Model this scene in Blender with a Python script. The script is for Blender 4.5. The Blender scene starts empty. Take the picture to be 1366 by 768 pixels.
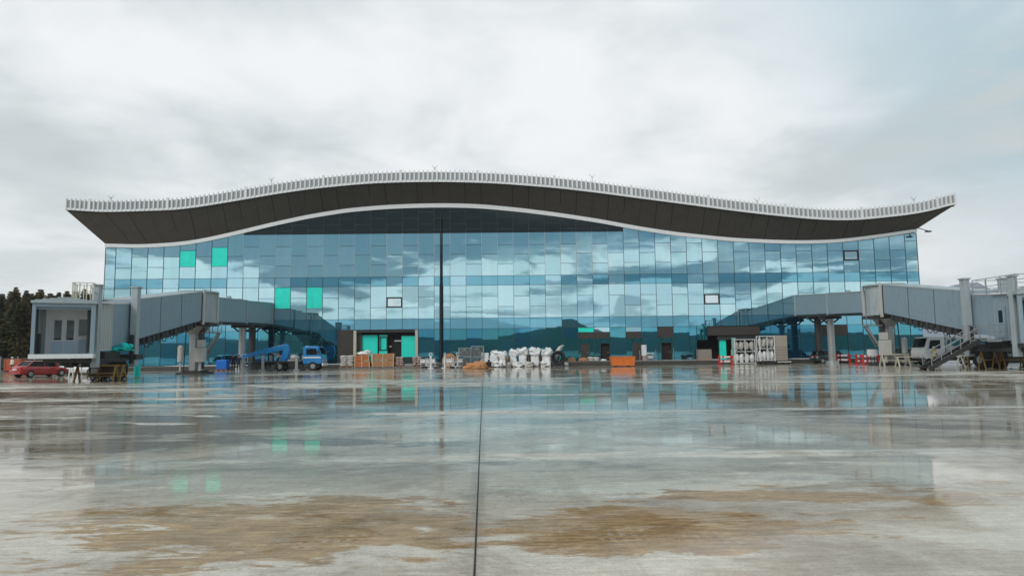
import bpy, bmesh, math, random
from mathutils import Vector, Matrix, noise as mnoise

scene = bpy.context.scene
COL = scene.collection
R = math.radians

# ------------------------------------------------------------------ camera
F_PX, EYE = 910.0, 1.7
PITCH, YAW, ROLL = math.atan(86 / 910), R(0.7), 0.0115
fw = Vector((math.sin(YAW) * math.cos(PITCH), math.cos(YAW) * math.cos(PITCH), math.sin(PITCH)))
r0 = Vector((math.cos(YAW), -math.sin(YAW), 0))
u0 = r0.cross(fw)
rt = r0 * math.cos(ROLL) - u0 * math.sin(ROLL)
up = u0 * math.cos(ROLL) + r0 * math.sin(ROLL)
cam_d = bpy.data.cameras.new('camera')
cam = bpy.data.objects.new('camera', cam_d)
COL.objects.link(cam)
cam_d.sensor_width = 36
cam_d.lens = F_PX / 1366 * 36
cam_d.clip_start = 0.1
cam_d.clip_end = 20000
M = Matrix((rt, up, -fw)).transposed().to_4x4()
M.translation = (0, 0, EYE)
cam.matrix_world = M
scene.camera = cam

def at(px, py, Y):
    """world point on the plane y=Y seen at a pixel of the survey photograph"""
    d = fw + rt * ((px - 683) / F_PX) + up * ((384 - py) / F_PX)
    return Vector((0, 0, EYE)) + d * (Y / d.y)

def xat(px, Y, py=470):
    return at(px, py, Y).x

# ------------------------------------------------------------------ node helpers
class NT:
    def __init__(s, tree):
        s.t = tree; s.n = tree.nodes; s.l = tree.links
    def put(s, sock, v):
        if isinstance(v, bpy.types.NodeSocket): s.l.new(v, sock)
        elif isinstance(v, (tuple, list)):
            sock.default_value = tuple(v) + ((1,) if len(v) == 3 and len(sock.default_value) == 4 else ())
        else: sock.default_value = v
    def m(s, op, a, b=None, c=None, clamp=False):
        n = s.n.new('ShaderNodeMath'); n.operation = op; n.use_clamp = clamp
        s.put(n.inputs[0], a)
        if b is not None: s.put(n.inputs[1], b)
        if c is not None: s.put(n.inputs[2], c)
        return n.outputs[0]
    def vm(s, op, a, b=None):
        n = s.n.new('ShaderNodeVectorMath'); n.operation = op
        s.put(n.inputs[0], a)
        if b is not None: s.put(n.inputs[1], b)
        return n.outputs[0]
    def sep(s, v):
        n = s.n.new('ShaderNodeSeparateXYZ'); s.put(n.inputs[0], v); return n.outputs
    def comb(s, x, y, z):
        n = s.n.new('ShaderNodeCombineXYZ')
        for i, v in enumerate((x, y, z)): s.put(n.inputs[i], v)
        return n.outputs[0]
    def noise(s, vec, scale, detail=4, rough=0.55, dist=0.0):
        n = s.n.new('ShaderNodeTexNoise')
        s.put(n.inputs['Vector'], vec); n.inputs['Scale'].default_value = scale
        n.inputs['Detail'].default_value = detail; n.inputs['Roughness'].default_value = rough
        n.inputs['Distortion'].default_value = dist
        return n.outputs[0]
    def ss(s, v, lo, hi, a=0.0, b=1.0):
        n = s.n.new('ShaderNodeMapRange'); n.interpolation_type = 'SMOOTHSTEP'
        s.put(n.inputs[0], v)
        for i, q in zip((1, 2, 3, 4), (lo, hi, a, b)): s.put(n.inputs[i], q)
        return n.outputs[0]
    def mix(s, f, a, b):
        n = s.n.new('ShaderNodeMix'); n.data_type = 'RGBA'
        s.put(n.inputs[0], f); s.put(n.inputs[6], a); s.put(n.inputs[7], b)
        return n.outputs[2]
    def bump(s, h, strength, dist=0.02, normal=None):
        n = s.n.new('ShaderNodeBump'); n.inputs['Strength'].default_value = strength
        n.inputs['Distance'].default_value = dist; s.put(n.inputs['Height'], h)
        if normal: s.put(n.inputs['Normal'], normal)
        return n.outputs[0]
    def obj(s):
        return s.n.new('ShaderNodeTexCoord').outputs['Object']
    def geo(s):
        return s.n.new('ShaderNodeNewGeometry').outputs['Position']

# ------------------------------------------------------------------ sky
SUN_EL, SUN_ROT = R(38), R(215)
world = bpy.data.worlds.new('World'); scene.world = world; world.use_nodes = True
w = NT(world.node_tree); w.n.clear()
out = w.n.new('ShaderNodeOutputWorld'); bg = w.n.new('ShaderNodeBackground')
sky = w.n.new('ShaderNodeTexSky'); sky.sky_type = 'NISHITA'; sky.sun_disc = False
sky.sun_elevation = SUN_EL; sky.sun_rotation = SUN_ROT; sky.air_density = 1.4; sky.dust_density = 1.5
d = w.n.new('ShaderNodeTexCoord').outputs['Generated']
x, y, z = w.sep(d)
zz = w.m('ADD', w.m('MAXIMUM', z, 0.0), 0.16)
pl = w.comb(w.m('DIVIDE', x, zz), w.m('DIVIDE', y, zz), 0.0)
n1 = w.noise(pl, 0.75, 5, 0.5, 0.25)
n2 = w.noise(w.vm('ADD', pl, (7.3, 2.1, 4.0)), 1.7, 6, 0.55, 0.3)
n3 = w.noise(w.comb(w.m('MULTIPLY', x, 3.2), w.m('MULTIPLY', y, 3.2), w.m('MULTIPLY', z, 13.0)), 1.0, 6, 0.52, 0.5)
cl = w.m('ADD', w.m('MULTIPLY', n1, 0.6), w.m('MULTIPLY', n2, 0.4))
cloud = w.mix(w.ss(cl, 0.37, 0.58), (5.6, 6.3, 6.5), (9.3, 9.55, 9.8))
# low soft brightening near the horizon, broken by grey streaks
cloud = w.mix(w.m('MULTIPLY', w.ss(z, 0.02, 0.30, 0.55, 0.0), w.ss(n3, 0.35, 0.6)), cloud, (8.6, 9.0, 9.1))
# thinner cover to the upper right (north-east)
thin = w.m('MULTIPLY', w.ss(w.m('ADD', w.m('MULTIPLY', x, 1.0), w.m('MULTIPLY', z, 0.9)), 0.58, 0.90), w.ss(n2, 0.34, 0.52))
cloud = w.mix(w.m('MULTIPLY', thin, 0.75), cloud, (3.9, 5.6, 6.5))
# southern half: a bright strip of cloud low down, blue-grey breaks higher up
back = w.ss(w.m('MULTIPLY', y, -1.0), 0.0, 0.35)
n4 = w.noise(w.comb(w.m('MULTIPLY', x, 5.2), w.m('MULTIPLY', y, 2.0), w.m('MULTIPLY', z, 23.0)), 1.0, 4, 0.5, 0.7)
edge = w.m('ADD', z, w.m('MULTIPLY', w.m('SUBTRACT', n4, 0.5), 0.34))
brk = w.m('MULTIPLY', w.m('MULTIPLY', w.ss(edge, 0.090, 0.116), w.ss(z, 0.75, 0.40)), w.ss(w.m('ADD', w.m('MULTIPLY', n3, 0.8), w.m('MULTIPLY', x, 0.22)), 0.60, 0.40, 0.30, 1.0))
low = w.m('MULTIPLY', w.ss(edge, 0.050, 0.028), 0.55)
brk = w.m('MAXIMUM', brk, low)
brk = w.m('MULTIPLY', brk, back)
blue = w.mix(0.12, (0.75, 2.0, 3.0), sky.outputs[0])
cloud = w.mix(w.m('MULTIPLY', back, w.ss(z, 0.2, 0.1, 0.0, 0.7)), cloud, (12.0, 12.0, 11.8))
cloud = w.mix(brk, cloud, blue)
below = w.ss(z, -0.02, 0.0)
cloud = w.mix(below, (1.2, 1.25, 1.2), cloud)
w.put(bg.inputs[0], cloud); bg.inputs[1].default_value = 0.1
w.l.new(bg.outputs[0], out.inputs[0])

sun_d = bpy.data.lights.new('sun', 'SUN'); sun_d.energy = 1.5; sun_d.angle = R(25); sun_d.color = (1, 0.96, 0.9)
sun = bpy.data.objects.new('sun', sun_d); COL.objects.link(sun)
az = SUN_ROT
sdir = Vector((math.sin(az) * math.cos(SUN_EL), math.cos(az) * math.cos(SUN_EL), math.sin(SUN_EL)))
sun.rotation_euler = (-sdir).to_track_quat('-Z', 'Y').to_euler()
vs = scene.view_settings
vs.view_transform = 'Standard'; vs.look = 'None'; vs.gamma = 1; vs.use_curve_mapping = False; vs.exposure = 0.0
scene.render.engine = 'CYCLES'
scene.cycles.volume_bounces = 2

# ------------------------------------------------------------------ materials
MATS = {}
def pbr(name, col, rough=0.6, metal=0.0, var=0.12, scale=2.0, dirt=0.0, bump=0.0, spec=0.5, coat=0.0):
    if name in MATS: return MATS[name]
    m = bpy.data.materials.new(name); m.use_nodes = True
    t = NT(m.node_tree); b = t.n['Principled BSDF']
    P = t.geo()
    a = t.noise(P, scale, 5, 0.6)
    f = t.m('MULTIPLY_ADD', a, 2 * var, 1 - var)
    c = t.vm('MULTIPLY', t.comb(*[float(v) for v in col]), t.comb(f, f, f))
    if dirt:
        g = t.noise(w_streak(t, P), 1.0, 5, 0.65)
        c = t.mix(t.m('MULTIPLY', t.ss(g, 0.5, 0.75), dirt), c, (0.09, 0.075, 0.055))
    t.put(b.inputs['Base Color'], c)
    t.put(b.inputs['Roughness'], t.m('MULTIPLY_ADD', a, 0.2, max(rough - 0.1, 0.02)))
    b.inputs['Metallic'].default_value = metal
    b.inputs['Specular IOR Level'].default_value = spec
    b.inputs['Coat Weight'].default_value = coat
    if bump:
        t.put(b.inputs['Normal'], t.bump(t.noise(P, scale * 6, 4), bump, 0.02))
    MATS[name] = m
    return m
def ribbed(m, per=0.42, strength=0.5):
    t = NT(m.node_tree); b = t.n['Principled BSDF']; sx, sy, sz = t.sep(t.geo())
    q = t.m('ABSOLUTE', t.m('SUBTRACT', t.m('FRACT', t.m('DIVIDE', sy, per)), 0.5))
    t.put(b.inputs['Normal'], t.bump(t.ss(q, 0.30, 0.42), strength, 0.03))
    old = b.inputs['Base Color'].links[0].from_socket
    n_ = t.noise(w_streak(t, t.geo()), 1.3, 6, 0.7)
    t.put(b.inputs['Base Color'], t.mix(t.ss(n_, 0.50, 0.78, 0.0, 0.28), old, (0.10, 0.11, 0.105)))
    return m
def w_streak(t, P):
    sx, sy, sz = t.sep(P)
    return t.comb(t.m('MULTIPLY', sx, 2.6), t.m('MULTIPLY', sy, 2.6), t.m('MULTIPLY', sz, 0.5))

def glass_mat(name, tint, body, refl, wob=0.03):
    m = bpy.data.materials.new(name); m.use_nodes = True
    t = NT(m.node_tree); t.n.clear()
    o = t.n.new('ShaderNodeOutputMaterial'); mx = t.n.new('ShaderNodeMixShader')
    gl = t.n.new('ShaderNodeBsdfGlossy'); df = t.n.new('ShaderNodeBsdfDiffuse')
    P = t.geo()
    nb = t.bump(t.noise(P, 0.55, 2, 0.5), wob, 0.05)
    t.put(gl.inputs['Normal'], nb)
    gl.inputs['Roughness'].default_value = 0.012
    v = t.noise(w_streak(t, P), 0.35, 5, 0.6)
    k = t.m('MULTIPLY_ADD', v, 0.2, 0.9)
    t.put(gl.inputs['Color'], t.vm('MULTIPLY', t.comb(*tint), t.comb(k, k, k)))
    df.inputs['Color'].default_value = (*body, 1)
    lw = t.n.new('ShaderNodeLayerWeight'); lw.inputs[0].default_value = 0.35
    t.put(mx.inputs[0], t.m('MULTIPLY_ADD', lw.outputs[0], 0.35, refl, clamp=True))
    t.l.new(df.outputs[0], mx.inputs[1]); t.l.new(gl.outputs[0], mx.inputs[2]); t.l.new(mx.outputs[0], o.inputs[0])
    MATS[name] = m
    return m

GL = [glass_mat('facade_glass_a', (0.52, 0.79, 0.88), (0.010, 0.070, 0.10), 0.80),
      glass_mat('facade_glass_b', (0.48, 0.76, 0.87), (0.008, 0.060, 0.095), 0.78),
      glass_mat('facade_glass_c', (0.57, 0.83, 0.90), (0.012, 0.085, 0.11), 0.82),
      glass_mat('facade_glass_d', (0.50, 0.79, 0.86), (0.010, 0.080, 0.095), 0.78)]
GSP = glass_mat('spandrel_glass', (0.25, 0.58, 0.74), (0.006, 0.055, 0.085), 0.68)
GPALE = glass_mat('open_vent_glass', (0.66, 0.80, 0.85), (0.05, 0.08, 0.09), 0.85)
GG = [glass_mat('ground_glass_a', (0.15, 0.52, 0.70), (0.003, 0.050, 0.075), 0.60),
      glass_mat('ground_glass_b', (0.13, 0.50, 0.62), (0.003, 0.058, 0.068), 0.55),
      glass_mat('ground_glass_c', (0.11, 0.46, 0.66), (0.002, 0.045, 0.095), 0.55)]
VG = glass_mat('vehicle_glass', (0.38, 0.45, 0.45), (0.008, 0.011, 0.011), 0.10)
CYAN = pbr('cyan_film', (0.02, 0.84, 0.68), 0.38, var=0.16, scale=1.6, bump=0.5, dirt=0.12)
CYAN2 = pbr('cyan_sheet', (0.0, 0.72, 0.64), 0.5, var=0.18, scale=3)
DARKP = glass_mat('dark_arch_glass', (0.10, 0.115, 0.115), (0.018, 0.015, 0.013), 0.5)
BROWNP = pbr('brown_cladding', (0.052, 0.042, 0.036), 0.45, var=0.15)
SOFF = pbr('soffit_panel', (0.062, 0.055, 0.048), 0.45, var=0.35, scale=0.9, dirt=0.25)
SEAM = pbr('soffit_seam', (0.014, 0.012, 0.011), 0.8)
WHITE = pbr('white_paint', (0.74, 0.75, 0.75), 0.45, var=0.05, dirt=0.12)
WHITE2 = pbr('white_fascia', (0.80, 0.81, 0.82), 0.4, var=0.04, dirt=0.08)
FING = pbr('perforated_grey', (0.34, 0.345, 0.35), 0.5, var=0.1)
MULD = pbr('dark_mullion', (0.035, 0.06, 0.07), 0.45)
MULP = pbr('pale_mullion', (0.45, 0.44, 0.42), 0.4)
BLACK = pbr('black_metal', (0.012, 0.012, 0.013), 0.5)
TYRE = pbr('tyre_rubber', (0.016, 0.016, 0.016), 0.8)
CONC = pbr('kerb_concrete', (0.17, 0.165, 0.15), 0.55, var=0.25, scale=0.8, dirt=0.5, bump=0.2)
DCONC = pbr('dark_plinth', (0.06, 0.055, 0.048), 0.5, var=0.3, scale=0.8, dirt=0.4)
BRG = pbr('bridge_grey', (0.245, 0.325, 0.385), 0.42, var=0.07, dirt=0.12)
ribbed(BRG, 0.42, 0.2)
BRG2 = pbr('bridge_grey_light', (0.36, 0.415, 0.435), 0.45, var=0.10, dirt=0.4)
BRC = pbr('bridge_cream', (0.52, 0.52, 0.49), 0.5, var=0.06, dirt=0.2)
BRD = pbr('bridge_dark', (0.035, 0.035, 0.036), 0.55, var=0.3)
STEEL = pbr('galvanised_steel', (0.36, 0.37, 0.37), 0.4, 0.4, var=0.15, dirt=0.2)
CREAM = pbr('cream_paint', (0.55, 0.52, 0.42), 0.5, var=0.1, dirt=0.25)
YEL = pbr('yellow_paint', (0.30, 0.17, 0.035), 0.5, var=0.25, scale=5, dirt=0.6)
ORG = pbr('orange_paint', (0.80, 0.20, 0.035), 0.5, var=0.1, dirt=0.15)
WOOD = pbr('raw_timber', (0.50, 0.26, 0.13), 0.7, var=0.25, scale=3, dirt=0.15)
WOODO = pbr('orange_timber', (0.60, 0.20, 0.07), 0.65, var=0.25, scale=2)
CARD = pbr('brown_card', (0.30, 0.17, 0.09), 0.8, var=0.25, scale=2)
WRAP = pbr('white_wrap', (0.82, 0.82, 0.81), 0.35, var=0.12, scale=3, bump=0.7)
BAGP = pbr('pinkish_sacks', (0.42, 0.30, 0.27), 0.8, var=0.3, scale=3, bump=0.4)
BAGW = pbr('pale_sacks', (0.52, 0.49, 0.45), 0.8, var=0.35, scale=3, bump=0.4)
BLUE = pbr('blue_truck_paint', (0.015, 0.23, 0.56), 0.35, var=0.07, dirt=0.12, coat=0.3)
BLUE2 = pbr('blue_tank_plastic', (0.0, 0.15, 0.62), 0.5, var=0.1)
RED = pbr('red_car_paint', (0.38, 0.008, 0.008), 0.25, var=0.06, coat=0.6)
REDP = pbr('red_barrier', (0.55, 0.03, 0.03), 0.5, var=0.1)
WCAR = pbr('white_car_paint', (0.72, 0.73, 0.74), 0.3, var=0.03, coat=0.5)
DCAR = pbr('dark_car_paint', (0.03, 0.012, 0.014), 0.3, var=0.05, coat=0.5)
SILV = pbr('silver_panel', (0.42, 0.44, 0.45), 0.35, 0.3, var=0.1, dirt=0.2)
LRED = pbr('red_lens', (0.5, 0.01, 0.01), 0.2)
LWH = pbr('clear_lens', (0.7, 0.7, 0.68), 0.15)
PLATE = pbr('plate_white', (0.75, 0.75, 0.72), 0.4)
SKIN = pbr('skin', (0.48, 0.28, 0.20), 0.6, var=0.05)
CLD = pbr('dark_cloth', (0.014, 0.016, 0.022), 0.9, var=0.3, scale=8)
CLW = pbr('white_cloth', (0.72, 0.68, 0.58), 0.9, var=0.1, scale=8)
CLY = pbr('yellow_vest', (0.70, 0.55, 0.12), 0.8, var=0.1, scale=8)
CLB = pbr('navy_cloth', (0.02, 0.035, 0.07), 0.9, var=0.3, scale=8)
HAIR = pbr('dark_hair', (0.015, 0.012, 0.010), 0.8)
SAND = pbr('brown_sand', (0.52, 0.24, 0.10), 0.9, var=0.3, scale=3, bump=0.8)
PIPE = pbr('black_hose', (0.012, 0.012, 0.014), 0.45)
BARK = pbr('bark', (0.07, 0.055, 0.045), 0.9, var=0.3, scale=5)
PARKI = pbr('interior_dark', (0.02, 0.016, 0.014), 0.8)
ROOFM = pbr('roof_sheet', (0.30, 0.31, 0.32), 0.5, var=0.1)

def needle(name, c1, c2):
    m = bpy.data.materials.new(name); m.use_nodes = True
    t = NT(m.node_tree); b = t.n['Principled BSDF']
    a = t.noise(t.geo(), 0.9, 5, 0.7)
    t.put(b.inputs['Base Color'], t.mix(t.ss(a, 0.35, 0.65), c1, c2))
    b.inputs['Roughness'].default_value = 0.75; b.inputs['Specular IOR Level'].default_value = 0.2
    return m
NEED = [needle('spruce_needles', (0.018, 0.028, 0.013), (0.066, 0.070, 0.028)),
        needle('brown_needles', (0.040, 0.034, 0.014), (0.120, 0.080, 0.030)),
        needle('larch_needles', (0.040, 0.050, 0.016), (0.110, 0.100, 0.030))]

# wet apron
def ground_mat():
    m = bpy.data.materials.new('wet_concrete'); m.use_nodes = True
    t = NT(m.node_tree); b = t.n['Principled BSDF']
    P = t.geo(); X, Y, Z = t.sep(P)
    skew = t.m('ADD', X, t.m('MULTIPLY', t.m('SUBTRACT', Y, 5.0), 0.030))
    def S(a, bb, o=0.0):
        return t.comb(t.m('MULTIPLY_ADD', X, a, o), t.m('MULTIPLY', Y, bb), o)
    big = t.noise(S(0.035, 0.085, 3.1), 1.0, 5, 0.55, 0.4)
    mid = t.noise(S(0.26, 0.46, 8.0), 1.0, 7, 0.62, 0.8)
    strk = t.noise(S(1.1, 2.9, 1.7), 1.0, 6, 0.68, 0.5)
    fine = t.noise(P, 2.3, 7, 0.7)
    grit = t.noise(P, 38.0, 3, 0.6)
    # joints: the long one next to the tripod, others fainter; cross joints every 8.2 m
    a = t.m('ABSOLUTE', t.m('ADD', skew, 0.235))
    j0 = t.ss(t.m('ADD', a, t.m('MULTIPLY', t.m('SUBTRACT', fine, 0.5), 0.006)), 0.006, 0.011, 1.0, 0.0)
    halo0 = t.ss(a, 0.02, 0.14, 1.0, 0.0)
    q = t.m('ABSOLUTE', t.m('SUBTRACT', t.m('FRACT', t.m('DIVIDE', t.m('ADD', skew, 4.335), 8.2)), 0.5))
    jx = t.ss(t.m('MULTIPLY', q, 8.2), 0.008, 0.018, 1.0, 0.0)
    r = t.m('ABSOLUTE', t.m('SUBTRACT', t.m('FRACT', t.m('DIVIDE', t.m('SUBTRACT', Y, 7.3), 8.2)), 0.5))
    rd = t.m('MULTIPLY', r, 8.2)
    jy = t.ss(rd, 0.008, 0.022, 1.0, 0.0)
    wob = t.m('ADD', rd, t.m('MULTIPLY', t.m('SUBTRACT', mid, 0.5), 1.1))
    band = t.m('MULTIPLY', t.ss(t.m('ABSOLUTE', wob), 0.08, 0.50, 1.0, 0.0), t.ss(strk, 0.34, 0.5))
    # curved tyre trails
    def trail(cx, cy, rad, wd):
        dx = t.m('SUBTRACT', X, cx); dy = t.m('SUBTRACT', Y, cy)
        rr = t.m('SQRT', t.m('ADD', t.m('MULTIPLY', dx, dx), t.m('MULTIPLY', dy, dy)))
        k = t.m('ABSOLUTE', t.m('SUBTRACT', rr, rad))
        return t.m('MULTIPLY', t.ss(k, wd * 0.6, wd, 1.0, 0.0), t.ss(fine, 0.38, 0.58))
    tr = trail(-52, 62, 50, 0.18)
    for args in ((-52, 62, 52.1, 0.16), (-30, 58, 44, 0.2), (-30, 58, 45.9, 0.2), (20, 70, 44, 0.2), (20, 70, 46, 0.2)):
        tr = t.m('MAXIMUM', tr, trail(*args))
    # wetness film
    wet = t.m('ADD', t.m('MULTIPLY', big, 0.5), t.m('ADD', t.m('MULTIPLY', mid, 0.35), t.m('MULTIPLY', strk, 0.22)))
    rows = t.m('ADD', t.m('MULTIPLY', t.ss(Y, 10.9, 11.6), t.ss(Y, 19.0, 16.0)), t.m('MULTIPLY', t.ss(Y, 19.8, 21.5), t.ss(Y, 40.0, 30.0)))
    wet = t.m('ADD', wet, t.m('MULTIPLY_ADD', rows, 0.045, t.m('MULTIPLY', t.ss(Y, 40.0, 60.0), 0.03)))
    wet = t.m('SUBTRACT', wet, t.m('MULTIPLY', t.ss(Y, 10.5, 8.0), 0.02))
    wet = t.m('SUBTRACT', wet, t.m('MULTIPLY', band, 0.12))
    wet = t.m('SUBTRACT', wet, t.m('MULTIPLY', tr, 0.035))
    pud = t.ss(wet, 0.545, 0.585)
    damp = t.ss(wet, 0.43, 0.53)
    # colour
    dry = t.mix(fine, (0.43, 0.405, 0.345), (0.61, 0.585, 0.51))
    wetc = t.mix(t.ss(mid, 0.35, 0.65), (0.265, 0.205, 0.135), (0.45, 0.395, 0.30))
    c = t.mix(t.m('MULTIPLY_ADD', damp, 0.55, t.m('MULTIPLY', pud, 0.3)), dry, wetc)
    # wet and dry patches, then brown painted where the dark soffit mirrors
    patch = t.noise(S(0.11, 0.24, 2.2), 1.0, 8, 0.66, 0.7)
    darkp = t.m('MULTIPLY', t.ss(patch, 0.52, 0.56), t.ss(Y, 8.5, 12.0))
    palep = t.m('MULTIPLY', t.ss(patch, 0.445, 0.40), t.ss(Y, 60.0, 40.0))
    c = t.mix(t.m('MULTIPLY', darkp, 0.72), c, (0.13, 0.095, 0.06))
    c = t.mix(t.m('MULTIPLY', palep, 0.5), c, (0.60, 0.57, 0.49))
    def blob(cx, cy, rx, ry, tilt):
        dx = t.m('DIVIDE', t.m('SUBTRACT', X, cx), rx); dy = t.m('DIVIDE', t.m('SUBTRACT', t.m('SUBTRACT', Y, cy), t.m('MULTIPLY', t.m('SUBTRACT', X, cx), tilt)), ry)
        return t.m('SUBTRACT', 1.0, t.m('SQRT', t.m('ADD', t.m('MULTIPLY', dx, dx), t.m('MULTIPLY', dy, dy))))
    rag = t.m('ADD', t.m('MULTIPLY', t.m('SUBTRACT', mid, 0.5), 1.8), t.m('MULTIPLY', t.m('SUBTRACT', strk, 0.5), 2.2))
    bl = t.m('MAXIMUM', blob(-2.3, 7.0, 3.3, 1.7, 0.02), t.m('MAXIMUM', blob(1.3, 6.8, 2.5, 1.15, 0.12), blob(3.4, 8.1, 2.5, 0.85, 0.06)))
    soffit_refl = t.ss(t.m('ADD', bl, rag), 0.18, 0.34)
    grain = t.noise(t.comb(t.m('MULTIPLY', X, 2.2), t.m('MULTIPLY', Y, 14.0), 3.0), 1.0, 8, 0.78)
    soffit_refl_col = t.mix(t.ss(grain, 0.38, 0.62), (0.20, 0.115, 0.045), (0.40, 0.27, 0.13))
    c = t.mix(t.m('MULTIPLY', soffit_refl, t.ss(grain, 0.30, 0.42, 0.45, 0.92)), c, soffit_refl_col)
    def track(x0, sl):
        k = t.m('ABSOLUTE', t.m('SUBTRACT', t.m('SUBTRACT', X, x0), t.m('MULTIPLY', t.m('SUBTRACT', Y, 6.0), sl)))
        return t.m('MULTIPLY', t.ss(k, 0.09, 0.14, 1.0, 0.0), t.m('MULTIPLY', t.ss(Y, 13.0, 8.5), t.ss(strk, 0.36, 0.50)))
    c = t.mix(t.m('MULTIPLY', t.m('MAXIMUM', track(0.95, -0.05), track(-0.42, 0.02)), 0.16), c, (0.12, 0.085, 0.055))
    c = t.mix(t.m('MAXIMUM', t.m('MULTIPLY', t.m('MULTIPLY', band, 0.62), t.ss(big, 0.36, 0.6)), t.m('MULTIPLY', tr, 0.42)), c, (0.50, 0.49, 0.45))
    c = t.mix(t.m('MULTIPLY', halo0, 0.35), c, (0.18, 0.145, 0.11))
    # rows of tread blocks pressed into the wet film
    def sq(v, per): return t.m('LESS_THAN', t.m('FRACT', t.m('DIVIDE', v, per)), 0.5)
    arc = t.m('ADD', Y, t.m('MULTIPLY', t.m('MULTIPLY', X, X), 0.05))
    tread = t.m('MULTIPLY', sq(skew, 0.11), sq(arc, 0.16))
    tread = t.m('MULTIPLY', tread, t.m('MULTIPLY', t.ss(t.m('ABSOLUTE', t.m('SUBTRACT', arc, 6.6)), 0.15, 0.45, 1.0, 0.0), t.m('MULTIPLY', t.ss(mid, 0.44, 0.54), t.ss(fine, 0.42, 0.58))))
    c = t.mix(t.m('MULTIPLY', tread, 0.26), c, (0.56, 0.55, 0.52))
    dk = t.m('MULTIPLY', t.ss(strk, 0.53, 0.64), t.ss(Y, 12.0, 30.0))
    c = t.mix(t.m('MULTIPLY', dk, 0.6), c, (0.09, 0.068, 0.05))
    blot = t.noise(P, 0.55, 8, 0.72, 0.3)
    c = t.mix(t.ss(blot, 0.48, 0.62, 0.0, 0.5), c, (0.19, 0.145, 0.095))
    c = t.mix(t.ss(t.noise(S(0.5, 0.9, 5.5), 1.0, 8, 0.75, 0.6), 0.55, 0.70, 0.0, 0.55), c, (0.61, 0.585, 0.51))
    broom = t.noise(t.comb(t.m('MULTIPLY', skew, 1.1), t.m('MULTIPLY', Y, 26.0), 0.0), 1.0, 4, 0.7)
    bf = t.m('MULTIPLY_ADD', broom, 0.9, 0.56)
    c = t.vm('MULTIPLY', c, t.comb(bf, bf, bf))
    spk = t.noise(P, 9.0, 6, 0.75)
    g1 = t.m('MULTIPLY', t.m('MULTIPLY_ADD', grit, 0.8, 0.62), t.m('MULTIPLY_ADD', spk, 0.8, 0.62))
    c = t.vm('MULTIPLY', c, t.comb(g1, g1, g1))
    jj = t.m('MAXIMUM', j0, t.m('MULTIPLY', t.m('MAXIMUM', jx, jy), 0.55))
    c = t.mix(jj, c, (0.012, 0.011, 0.010))
    t.put(b.inputs['Base Color'], c)
    ro = t.m('MULTIPLY_ADD', fine, 0.20, 0.13)
    ro = t.m('ADD', t.m('ADD', ro, t.m('MULTIPLY', palep, 0.20)), t.m('MULTIPLY', soffit_refl, 0.22))
    ro = t.m('MULTIPLY_ADD', t.m('SUBTRACT', 1.0, damp), 0.14, t.m('MULTIPLY', ro, t.m('MULTIPLY_ADD', damp, -0.45, 1.0)))
    mm = t.n.new('ShaderNodeMix'); t.put(mm.inputs[0], t.m('MAXIMUM', pud, t.m('MULTIPLY', darkp, 0.85))); t.put(mm.inputs[2], ro); mm.inputs[3].default_value = 0.05
    ro = t.m('MAXIMUM', mm.outputs[0], t.m('MULTIPLY', jj, 0.6))
    t.put(b.inputs['Roughness'], ro)
    b.inputs['IOR'].default_value = 1.33
    b.inputs['Specular IOR Level'].default_value = 0.40
    h = t.m('ADD', t.m('MULTIPLY', fine, 0.5), t.m('MULTIPLY', grit, 0.12))
    h = t.m('MULTIPLY', h, t.m('SUBTRACT', 1.0, t.m('MULTIPLY', pud, 0.93)))
    h = t.m('SUBTRACT', h, t.m('MULTIPLY', jj, 1.0))
    t.put(b.inputs['Normal'], t.bump(h, 0.22, 0.012))
    return m

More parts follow.
